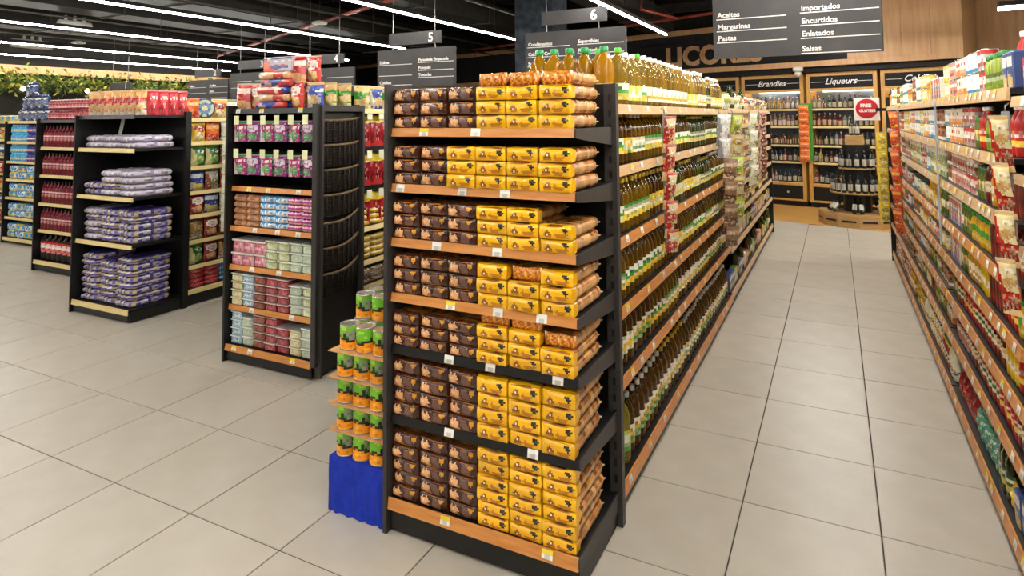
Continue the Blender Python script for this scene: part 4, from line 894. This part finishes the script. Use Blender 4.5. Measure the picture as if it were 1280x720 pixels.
for i, deg in enumerate((-150, -138, -98, -85, -45, -33, -22)):
    a = math.radians(deg); Wb = WINE[i % 2]; rad = .52
    o = put(Wb.proto, (.30+rad*math.cos(a), 12.62+rad*math.sin(a), .285), 0, f'wine bottle lying on the wine stand base, {nth(i+1)} from left', 'bottle', 'wine bottles lying on the stand')
    o.rotation_mode = 'XYZ'; d = Vector((-math.cos(a), -math.sin(a), 1.05)).normalized(); o.rotation_euler = d.to_track_quat('Z', 'Y').to_euler(); o.location.z = .25
for i in range(2): put(WINE[i].proto, (.24+i*.09, 12.57, 1.5205), 0, f'wine bottle on top of the wine stand crate, {nth(i+1)} from left', 'bottle', 'wine bottles on the crate')
clip(-5.83, 4.74, 1.86, .75, .9, [CB5], .1, 'clip strip of pale bags on the purple display run', 'purple run strip')
# ------------------------------------------------------------------ snack display (second end display)
G4 = Shelving((-4.3, 3.5), 0, .885, [(1.955, .47, 'black'), (1.345, .46, 'rail'), (1.035, .47, 'rail'), (.735, .47, 'rail'), (.425, .47, 'rail'), (.13, .50, 'rail')],
              'black end display of sweets with hanging pink bags', depth=.50, top=1.985, left_panel=True, base_h=.13, tag_step=.3, name='end_display')
obj('side_frame', MB().box(.887, .93, .0, .027, .1, 1.985).mesh('side_frame', 'grey'), G4.root)
HB = pillow(.135, .045, .155, '#b02c74', '#e0c8d4', '#3f9a48', 423, 'pink and green sweet bag', 'sweet_bag'); HB2 = pillow(.135, .045, .155, '#8f2a80', '#d9c4d4', '#3a8f46', 425, 'pink sweet bag', 'sweet_bag')
for ri, (zt, rn) in enumerate(((1.865, 'upper'), (1.605, 'lower'))):
    for k in range(6):
        u = .075+k*.146
        hk = obj('peg_hook', None, None, G4.at(u, 0, zt), 0, f'price flagged peg hook, {nth(k+1)} from left, {rn} sweet bag row', 'hook', 'peg hooks of the snack display')
        obj('wire', MB().tube([(0, .49, 0), (0, .04, 0), (0, .02, .012)], .0035).mesh('wire', 'steel'), hk)
        obj('price_flag', MB().box(-.026, .026, .008, .012, -.03, .04, '#e3e2b6').mesh('price_flag', 'tag'), hk)
        for dd in range(2): put((HB, HB2)[(k+dd) % 2].proto, G4.at(u, .05+dd*.07, zt-.165), rk.uniform(-.2, .2), f'{(HB, HB2)[(k+dd) % 2].desc}{" behind" if dd else ""} on {nth(k+1)} hook from left, {rn} hanging row', 'bag', 'hanging sweet bags')
CPK = [flatpack(.142, .36, .049, '#8a5a3c', '#d9b48a', '#c98a5a', 430, 'brown biscuit pack'), flatpack(.142, .36, .049, '#4fa3d9', '#d9ecf4', '#d9b07a', 431, 'light blue biscuit pack'), flatpack(.142, .36, .049, '#a83a8a', '#e6a8c0', '#e0b08a', 432, 'magenta biscuit pack')]
for ci in range(6):
    p = CPK[ci//2]
    for l in range(5): G4.put(p, .075+ci*.1455, .04+.18, 1.035+l*.049, f'{p.desc}, {nth(ci+1)} column, {nth(l+1)} layer up, snack display', 'biscuit packs in the snack display')
TB = dict(pk=tub(.105, .16, .1, '#c0305a', '#f0d6d6', '#e9dcd6', 440, 'pink sweet tub'), gr=tub(.1, .16, .072, '#a8b45a', '#efeed8', '#dfe0d6', 441, 'green sweet tub'), wh=tub(.1, .16, .072, '#d9dcd0', '#a8c09a', '#e6e6de', 442, 'white sweet tub'),
          bl=tub(.1, .16, .062, '#5aa0c4', '#e6eef0', '#dfe6e6', 443, 'blue sweet tub'), br=tub(.1, .16, .062, '#6a3826', '#a85a48', '#b9a298', 444, 'brown sweet tub'), rd=tub(.1, .16, .062, '#8a2430', '#c05a60', '#c9b0ac', 445, 'dark red sweet tub'), ye=tub(.1, .16, .062, '#d9c06a', '#e9e4cc', '#dfdccc', 446, 'cream yellow sweet tub'))
for z, lev, cols, gap in ((.735, 'fourth', ['pk', 'pk', 'pk', 'gr', 'gr', 'wh', 'wh'], .26), (.425, 'fifth', ['ye', 'bl', 'br', 'rd', 'rd', 'wh', 'gr'], .268), (.13, 'lowest', ['bl', 'wh', 'br', 'rd', 'rd', 'ye', 'wh'], .255)):
    for ci, c in enumerate(cols):
        p = TB[c]; nl = min(int(gap/p.h), 4)
        if lev == 'lowest' and ci in (4, 5): nl -= 1
        for l in range(nl): G4.put(p, .07+ci*.124, .03+p.d/2+rk.uniform(0, .01), z+l*p.h, f'{p.desc}, {nth(ci+1)} column, {nth(l+1)} layer up, {lev} shelf, snack display', 'sweet tubs in the snack display', scale=(1.08, 1, 1))
# wicker side rack
wk = obj('wicker_rack', None, None, (-3.395, 3.53, 0), PI/2, 'dark wicker basket rack on the side of the snack display', 'rack')
obj('panel', MB().box(0, .47, .0, .016, .02, 1.975).mesh('panel', 'black'), wk)
for x in (0, .45): obj('frame_post', MB().box(x, x+.02, -.05, .0, .02, 1.975).mesh('frame_post', 'grey'), wk)
obj('frame_top', MB().box(.02, .45, -.05, .0, 1.93, 1.975).mesh('frame_top', 'grey'), wk)
for k in range(7):
    z1 = 1.87-k*.185; sk = .07 if k > 3 else .02
    def pth(zz, amp): return [(.025+.42*t/8, -.008-amp*math.sin(PI*t/8), zz-sk*.35*math.sin(PI*t/8)+sk*(t/8-.4)*.9) for t in range(9)]
    b = MB(); st = MB()
    for q in range(11): b.tube(pth(z1-.012-q*.0145, 0.036-.001*q), .0065, seg=5)
    for q in range(1, 8):
        x = .025+.42*q/8; am = .04*math.sin(PI*q/8); zz = z1-sk*.35*math.sin(PI*q/8)+sk*(q/8-.4)*.9
        st.tube([(x, -.014-am, zz), (x, -.012-am*.75, zz-.165)], .007, seg=5)
    bo = obj('basket', b.mesh('basket', 'wicker'), wk); obj('stakes', st.mesh('stakes', 'wicker'), bo)
    obj('rim', MB().tube(pth(z1, .042), .0105, seg=6).mesh('rim', 'wicker_rim'), bo)
# pile on top of the snack display
ROLL = []
for i, (b, a, c, d) in enumerate((('#2c3a8a', '#d9d4e0', '#c03a3a', 'blue biscuit roll'), ('#c02c34', '#f0d9c0', '#2c3a8a', 'red biscuit roll'), ('#d9a878', '#c03a2c', '#efe2cc', 'tan biscuit roll'))):
    la = label_art(b, a, c, 10, 10, 450+i); m = MB().lathe([(.012, -.16), (.028, -.15)]+[(.029, -.145+.29*k/8) for k in range(9)]+[(.028, .15), (.012, .16)], 10, colfn=lambda j, i_: la(i_, min(9, j)))
    m.v = [(z, y, x+.029) for x, y, z in m.v]; m.f = [f[::-1] for f in m.f]
    ROLL.append(Prod('biscuit_roll', [('roll', m.mesh('biscuit_roll', 'film'))], .32, .058, .058, 'pack', d))
for l in range(5):
    for dd in range(4):
        p = ROLL[(l*2+dd) % 3]
        G4.put(p, .40+(.02 if l % 2 else -.01)+(.01*l), .07+dd*.06, 1.955+l*.0575, f'{p.desc}, {nth(l+1)} layer up, {nth(dd+1)} from front, on snack display', 'biscuit rolls piled on the snack display')
BXT = carton(.31, .2, .115, '#b9aab8', '#d9582c', '#2f3880', 455, 'multicoloured biscuit carton', mat='film')
G4.put(BXT, .45, .17, 1.955+5*.0575, 'multicoloured biscuit carton on top of the biscuit roll pile')
CHR = [pillow(.15, .08, .2, '#b8242a', '#efd8c8', '#d9a25a', 460, 'red and white crisps bag', 'crisps_bag'), pillow(.15, .08, .2, '#cf3a34', '#f4e8dc', '#e0b060', 461, 'red crisps bag', 'crisps_bag')]
CHG = [pillow(.15, .08, .19, '#2f9a34', '#e6d29a', '#e0b878', 462, 'green crisps bag', 'crisps_bag'), pillow(.15, .08, .19, '#2c4aa0', '#e6dcc0', '#e0b878', 463, 'blue crisps bag', 'crisps_bag')]
spots = [(CHR[0], .05, .10, 0, 'at the left front'), (CHR[1], .15, .16, 0, 'left of the biscuit rolls'), (CHR[0], .1, .3, 0, 'at the left rear'), (CHG[0], .22, .36, .2, 'standing high at the rear left'),
         (CHR[1], .64, .10, 0, 'right of the biscuit rolls, front'), (CHR[0], .70, .2, 0, 'second right of the biscuit rolls'), (CHR[0], .62, .12, .2, 'stacked high right of the rolls'), (CHR[1], .70, .2, .2, 'stacked high, second right of the rolls'),
         (CHG[1], .80, .12, 0, 'at the right front corner'), (CHG[0], .82, .25, 0, 'second along the right edge'), (CHG[0], .84, .38, 0, 'third along the right edge'), (CHR[1], .33, .38, .1, 'behind the biscuit rolls')]
for p, u, w_, dz, tx in spots: G4.put(p, u, w_, 1.955+dz, f'{p.desc} {tx} on the snack display', 'crisps bags on the snack display', rot=rk.uniform(-.3, .3))
# ------------------------------------------------------------------ the run behind the snack display
G4R = Shelving((-3.4, 4.03), PI/2, 4.8, [(z, .42, 'rail_cream') for z in (1.95, 1.0, .735, .535, .13)], 'shelving run behind the snack display with red hanging bags', depth=.42, top=1.95, posts=(.02, 1.2, 2.4, 4.78), base_h=.13, tag_step=0)
G4L = Shelving((-4.3, 8.83), -PI/2, 4.8, [(z, .42, 'rail_cream') for z in (1.95, 1.6, 1.26, .93, .6, .13)], 'far side of the run behind the snack display', depth=.42, top=1.95, base_h=.13, tag_step=0)
for k in range(9): G4R.put(CHG[0 if k % 3 != 1 else 1], .12+k*.17, .1, 1.95, f'{CHG[0 if k % 3 != 1 else 1].desc}, {nth(k+1)} in row behind the wicker rack', 'crisps bags on the snack run', rot=rk.uniform(-.2, .2)-.5)
RB = pillow(.13, .05, .25, '#b81c26', '#cf3a3a', '#7c1018', 470, 'red bag with yellow header', 'sweet_bag', ny=10); 
for p_ in (RB.proto[1][0][1],):
    ca = p_.color_attributes['Col']; cy_ = lin('#e3c81e')
    for poly in p_.polygons:
        zc2 = sum(p_.vertices[v].co.z for v in poly.vertices)/len(poly.vertices)
        if zc2 > .19:
            for li_ in poly.loop_indices: ca.data[li_].color = (*cy_, 1)
for ri, zt in enumerate((1.82, 1.5, 1.18)):
    for k in range(4):
        G4R.put(RB, .1+k*.15, .07, zt-.25+.07, f'{RB.desc}, {nth(k+1)} along, {["upper", "middle", "lower"][ri]} hanging row beside wicker rack', 'red hanging bags', rot=-.5)
        hk = obj('peg_hook', None, None, G4R.at(.1+k*.15, 0, zt+.08), PI/2, f'peg hook, {nth(k+1)} along, {["upper", "middle", "lower"][ri]} red bag row', 'hook', 'peg hooks for red bags')
        obj('wire', MB().tube([(0, .43, 0), (0, .03, 0), (0, .01, .012)], .0035).mesh('wire', 'steel'), hk); obj('price_flag', MB().box(-.03, .03, 0, .004, -.03, .035, '#e6e2c0').mesh('price_flag', 'tag'), hk)
GB = [flatpack(.16, .22, .045, '#d9b02a', '#efe09a', '#b8862a', 480, 'yellow biscuit bag'), flatpack(.16, .22, .04, '#b9a88a', '#8a5a3c', '#d9c8a8', 481, 'beige biscuit bag')]
for z, lv, nl, p in ((1.0, 'second', 3, GB[0]), (.735, 'third', 4, GB[0]), (.535, 'fourth', 3, GB[1]), (.13, 'lowest', 5, GB[1])):
    for k in range(4):
        for l in range(nl): G4R.put(p, .1+k*.17, .15, z+l*p.h, f'{p.desc}, {nth(k+1)} along, {nth(l+1)} layer up, {lv} shelf behind wicker rack', 'biscuit bags on the snack run')
# ------------------------------------------------------------------ purple pack display
G3 = Shelving((-6.77, 3.72), 0, .885, [(1.925, .56, 'black'), (1.605, .56, 'rail_cream'), (1.145, .56, 'rail_cream'), (.705, .56, 'rail_cream'), (.12, .58, 'rail_cream')],
              'black end display of purple sweet packs', depth=.58, top=1.93, left_panel=True, brackets=False, base_h=.12, tag_step=0, name='end_display')
obj('upright', MB().box(.875, .915, .54, .60, 0, 1.96).mesh('upright', 'black'), G3.root); obj('base_side', MB().box(.886, .90, .02, .56, .01, .1).mesh('base_side', 'black'), G3.root)
PU = dict(s=flatpack(.26, .42, .062, '#d6cfd9', '#b9a25a', '#9a8fb0', 490, 'silver lilac sweet pack', bumps=7, speck=.5), p=flatpack(.26, .42, .062, '#4c3f8a', '#c9b27a', '#6a5fa8', 491, 'purple sweet pack', bumps=7, speck=.8), g=flatpack(.26, .42, .062, '#5a4a96', '#d9c05a', '#3a2f6a', 492, 'purple and gold sweet pack', bumps=7, speck=.7))
for z, lev, cols in ((1.605, 'second', ['ss', 'ss', 'ss']), (1.145, 'third', ['pp', 'sgss', 'ssss']), (.705, 'fourth', ['sgsgs', 'gpgpp', 'pppgp']), (.12, 'lowest', ['ppgpgpgp', 'pggpggp', 'pgpgpgpg'])):
    for ci, c in enumerate(cols):
        for l, ch in enumerate(c):
            p = PU[ch]; hh = .062 if lev != 'lowest' else .056
            G3.put(p, .155+ci*.278, .06+.21+rk.uniform(-.01, .015), z+l*hh, f'{p.desc}, {nth(ci+1)} column, {nth(l+1)} layer up, {lev} shelf, purple display', 'sweet packs in the purple display', rot=rk.uniform(-.04, .04), scale=(1, 1, hh/.062*.98))
pcx = obj('price_card', MB().patch(lambda u, v: (-.03+.06*u+.05*v, .01*math.sin(v*2), -.2+.2*v), 2, 3, lambda i, j: '#c9c7c0', sm=False).mesh('price_card', 'tag'), None, (-6.50, 3.98, 1.915), 0, 'slanted grey price card hanging at the purple display top', 'price card')
RW = [pillow(.105, .09, .235, '#c02a34', '#efe0cc', '#d9a25a', 494, 'red and cream bag', 'coffee_bag'), pillow(.105, .09, .235, '#d9404a', '#e8626a', '#b82430', 495, 'bright red bag', 'coffee_bag')]
for k in range(7): G3.put(RW[0], .05+k*.128, .13, 1.9255, f'{RW[0].desc}, {nth(k+1)} from left on top of the purple display', 'red bags on the purple display', rot=.55)
for k in range(4): G3.put(RW[1], .845, .22+k*.105, 1.9255, f'{RW[1].desc}, {nth(k+1)} back along the right edge of purple display', 'red bags on the purple display', rot=1.0)
# the run behind it
G3R = Shelving((-5.87, 4.33), PI/2, 6, [(z, .44, 'rail_cream') for z in (1.892, 1.65, 1.40, 1.145, .905, .65, .397, .16)], 'shelving run of groceries behind the purple display', depth=.44, top=1.9, posts=(.02, 1.5, 3, 4.5), base_h=.16, tag_step=0)
G3L = Shelving((-6.78, 10.33), -PI/2, 6, [(z, .40, 'rail_cream') for z in (1.9, 1.57, 1.22, .9, .6, .13)], 'far side of the run behind the purple display', depth=.40, top=1.9, base_h=.13, tag_step=0)
MIX = [pillow(.17, .08, .2, b, a, c, 520+i, d, 'grocery_bag') for i, (b, a, c, d) in enumerate((('#d9622a', '#f0b04a', '#b8321c', 'orange bag'), ('#e0b83a', '#c03a3a', '#f0e2b0', 'yellow bag'), ('#b0a3c4', '#5a4a9a', '#e6d9c0', 'lilac bag'), ('#2f6a36', '#d9cf8a', '#6a9a3a', 'green bag'), ('#33458f', '#dfe2ea', '#d9c04a', 'navy bag'), ('#a8322c', '#efe2d6', '#d9a25a', 'red bag'), ('#b58a3a', '#efe0b0', '#7a4a1c', 'golden bag'), ('#c9c3b4', '#a0442c', '#6a7a3a', 'pale bag')))]
order = [[1, 0, 2, 4], [3, 3, 7, 3], [4, 7, 5, 2], [5, 4, 2, 6], [6, 5, 7, 6], [3, 5, 6, 7]]
for li in range(1, 7):
    lst = [(MIX[q], 1 if li != 2 else 1, 1) for q in order[li-1]]
    fill(G3R, G3R.z[li], (.24, .215, .22, .225, .205, .22, .22)[li], seqlist(lst, cyc(MIX, 540+li, 1, 2)), .04, 2.2, True, RN[li], 'purple display run', 'groceries behind the purple display', w0=.03)
TRP = [flatpack(.17, .2, .05, '#c0303a', '#e69a94', '#8a1c22', 550, 'red tray pack', mat='print'), flatpack(.17, .2, .05, '#3a8ac0', '#a8d0e6', '#1c5a8a', 551, 'blue tray pack', mat='print')]
for k in range(8):
    p = TRP[0 if k < 2 else 1]
    for l in range(4): G3R.put(p, .13+k*.18, .13, .16+l*.05, f'{p.desc}, {nth(k+1)} along, {nth(l+1)} layer up, lowest shelf, purple display run', 'tray packs behind the purple display')
tin = Prod('biscuit_tin', [('tin_body', (lambda m: m.mesh('tin_body', 'print'))(MB().lathe([(.10, -.03), (.105, -.025), (.105, .02), (.1, .03)], 24, '#2a3560'))), ('lid_print', (lambda m: m.mesh('lid_print', 'print'))(MB().lathe([(.001, .0301), (.03, .0302), (.06, .0303), (.09, .0304)], 24, colfn=lambda j, i: ('#e6dcae', '#6a8ab0', '#b9c4a0')[j] if (i+j*3) % 7 else '#3a4a8a', caps=False)))], .21, .06, .21, 'tin', 'round blue biscuit tin')
t_ = put(tin.proto, G3R.at(.22, .1, 1.892+.107), PI/2, 'round blue biscuit tin standing on top behind the purple display', 'tin'); t_.rotation_euler = (PI/2, 0, PI/2-.5)
G3R.put(MIX[0], .06, .1, 1.892, 'orange bag on top beside the round blue tin', 'bags atop the purple run', rot=-.4); G3R.put(MIX[1], .42, .12, 1.892, 'yellow bag on top right of the round blue tin', 'bags atop the purple run', rot=-.4)
for k in range(5): G3R.put(MIX[4 if k % 2 else 7], .6+k*.2, .15, 1.892, f'{MIX[4 if k % 2 else 7].desc} atop the purple run, {nth(k+1)} beyond the round tin', 'bags atop the purple run', rot=-.4)
# ------------------------------------------------------------------ red bottle display
G2 = Shelving((-9.1, 4.53), 0, .98, [(1.89, .5, 'black'), (1.545, .48, 'rail_cream'), (1.195, .48, 'rail_cream'), (.84, .48, 'rail_cream'), (.505, .48, 'rail_cream'), (.13, .52, 'rail_cream')],
              'black end display of red drink bottles', depth=.52, top=1.9, left_panel=True, base_h=.13, tag_step=0, name='end_display')
SB = bottle(.275, .036, '#6a1420', '#2c1014', '#8a1c2c', '#d9c0c0', '#a02c3c', 560, 'dark red drink bottle', mat='plastic', name='drink_bottle', lz=(.3, .6)); COLA = bottle(.34, .052, '#1c0c0a', '#161210', '#c81e26', '#f0e6e2', '#c81e26', 561, 'large cola bottle with red label', mat='plastic', name='cola_bottle', lz=(.28, .68))
for z, lv in ((1.545, 'second'), (1.195, 'third'), (.84, 'fourth'), (.505, 'fifth')):
    for k in range(12): G2.put(SB, .06+k*.078, .08, z, f'{SB.desc}, {nth(k+1)} from left, {lv} shelf, red bottle display', 'red drink bottles')
for k in range(8): G2.put(COLA, .08+k*.117, .1, .13, f'{COLA.desc}, {nth(k+1)} from left on the lowest shelf', 'large cola bottles')
SMB = bottle(.13, .034, '#8a1826', '#d9c9c4', '#a02434', '#e0c4c0', '#c04a50', 562, 'short red drink bottle', mat='plastic', name='drink_bottle', lz=(.2, .7), neck=.5, capr=.5)
for l in range(2):
    for k in range(12): G2.put(SMB, .07+k*.076, .12, 1.89+l*.13, f'{SMB.desc}, {nth(k+1)} from left, {["lower", "upper"][l]} layer atop the display', 'short red bottles on top')
for k in range(6): G2.put(RW[0], .3+k*.13, .35, 1.89, f'{RW[0].desc} behind short red bottles, {nth(k+1)} from left', 'red bags behind the short bottles')
G2R = Shelving((-8.12, 5.07), PI/2, 6, [(z, .44, 'rail_cream') for z in (1.88, 1.55, 1.2, .85, .5, .13)], 'shelving run behind the red bottle display', depth=.44, top=1.88, base_h=.13, tag_step=0)
# ------------------------------------------------------------------ blue pack display and the edge display
G1 = Shelving((-11.62, 5.34), 0, .97, [(z, .48, 'rail_cream') for z in (1.88, 1.565, 1.26, .985, .705, .4)]+[(.09, .5, 'rail_cream')], 'black end display of light blue household packs', depth=.5, top=1.88, left_panel=True, base_h=.09, tag_step=0, name='end_display')
BLP = [flatpack(.21, .22, .105, '#3f9ad0', '#cfe6ee', '#e0c83a', 570, 'light blue wipes pack', mat='film'), flatpack(.21, .22, .105, '#2f7ec0', '#e6eef0', '#8ac0e0', 571, 'mid blue wipes pack', mat='film')]
BLB = [bottle(.13, .034, '#4aa8d9', '#e9eef0', '#3f9ad0', '#e6eef0', '#d9cf6a', 572, 'light blue shampoo bottle', mat='plastic', name='shampoo_bottle', neck=.5, capr=.5), bottle(.13, .034, '#3a3f8a', '#2a2c5a', '#5a4a9a', '#e6e6ee', '#c94a6a', 573, 'indigo shampoo bottle', mat='plastic', name='shampoo_bottle', neck=.5, capr=.5)]
for z, lv in ((1.565, 'second'), (1.26, 'third')):
    for l in range(2):
        for k in range(12):
            p = BLB[1 if k in (6, 7, 8) else 0]; G1.put(p, .06+k*.077, .08, z+l*.131, f'{p.desc}, {nth(k+1)} from left, {["lower", "upper"][l]} layer, {lv} shelf', 'shampoo bottles')
for z, lv in ((.985, 'fourth'), (.705, 'fifth'), (.4, 'sixth'), (.09, 'lowest')):
    for l in range(2):
        for k in range(4):
            p = BLP[(k+l) % 2]; G1.put(p, .13+k*.232, .15, z+l*.106, f'{p.desc}, {nth(k+1)} from left, {["lower", "upper"][l]} layer, {lv} shelf', 'wipes packs')
NVB = pillow(.2, .15, .2, '#24345a', '#b9bfc9', '#3a4f86', 575, 'navy blue nappy pack', 'nappy_pack', flat_bottom=.8)
for l, n in ((0, 4), (1, 3), (2, 1)):
    for k in range(n): G1.put(NVB, .15+k*.22+l*.11, .18, 1.88+l*.205, f'{NVB.desc}, {nth(k+1)} from left, {["lowest", "middle", "topmost"][l]} layer of pyramid', 'nappy pack pyramid', scale=(1.4, 1, 1) if n == 1 else None)
G1R = Shelving((-10.65, 5.86), PI/2, 6, [(z, .44, 'rail_cream') for z in (1.88, 1.55, 1.2, .85, .5, .13)], 'shelving run behind the blue pack display', depth=.44, top=1.88, base_h=.13, tag_step=0)
G0 = Shelving((-14.1, 6.1), 0, 1.0, [(z, .48, 'rail_cream') for z in (1.88, 1.56, 1.25, .95, .65, .35, .1)], 'end display of red packs cut by the left picture edge', depth=.5, top=1.88, base_h=.1, tag_step=0, name='end_display')
for zi, z in enumerate((1.88, 1.56, 1.25, .95, .65, .35, .1)):
    for k in range(5):
        p = (MIX[5], MIX[1], MIX[4])[(zi+k//3) % 3] if zi else BLP[0]
        G0.put(p, .1+k*.2, .1, z, f'{p.desc}, {nth(k+1)} from left, {RN[min(zi, 7)]} shelf, left edge display', 'packs in the left edge display')
flush_queue()
if BADLAB: print('LONG LABELS', len(BADLAB), BADLAB[:5])
print('objects', len(bpy.data.objects))
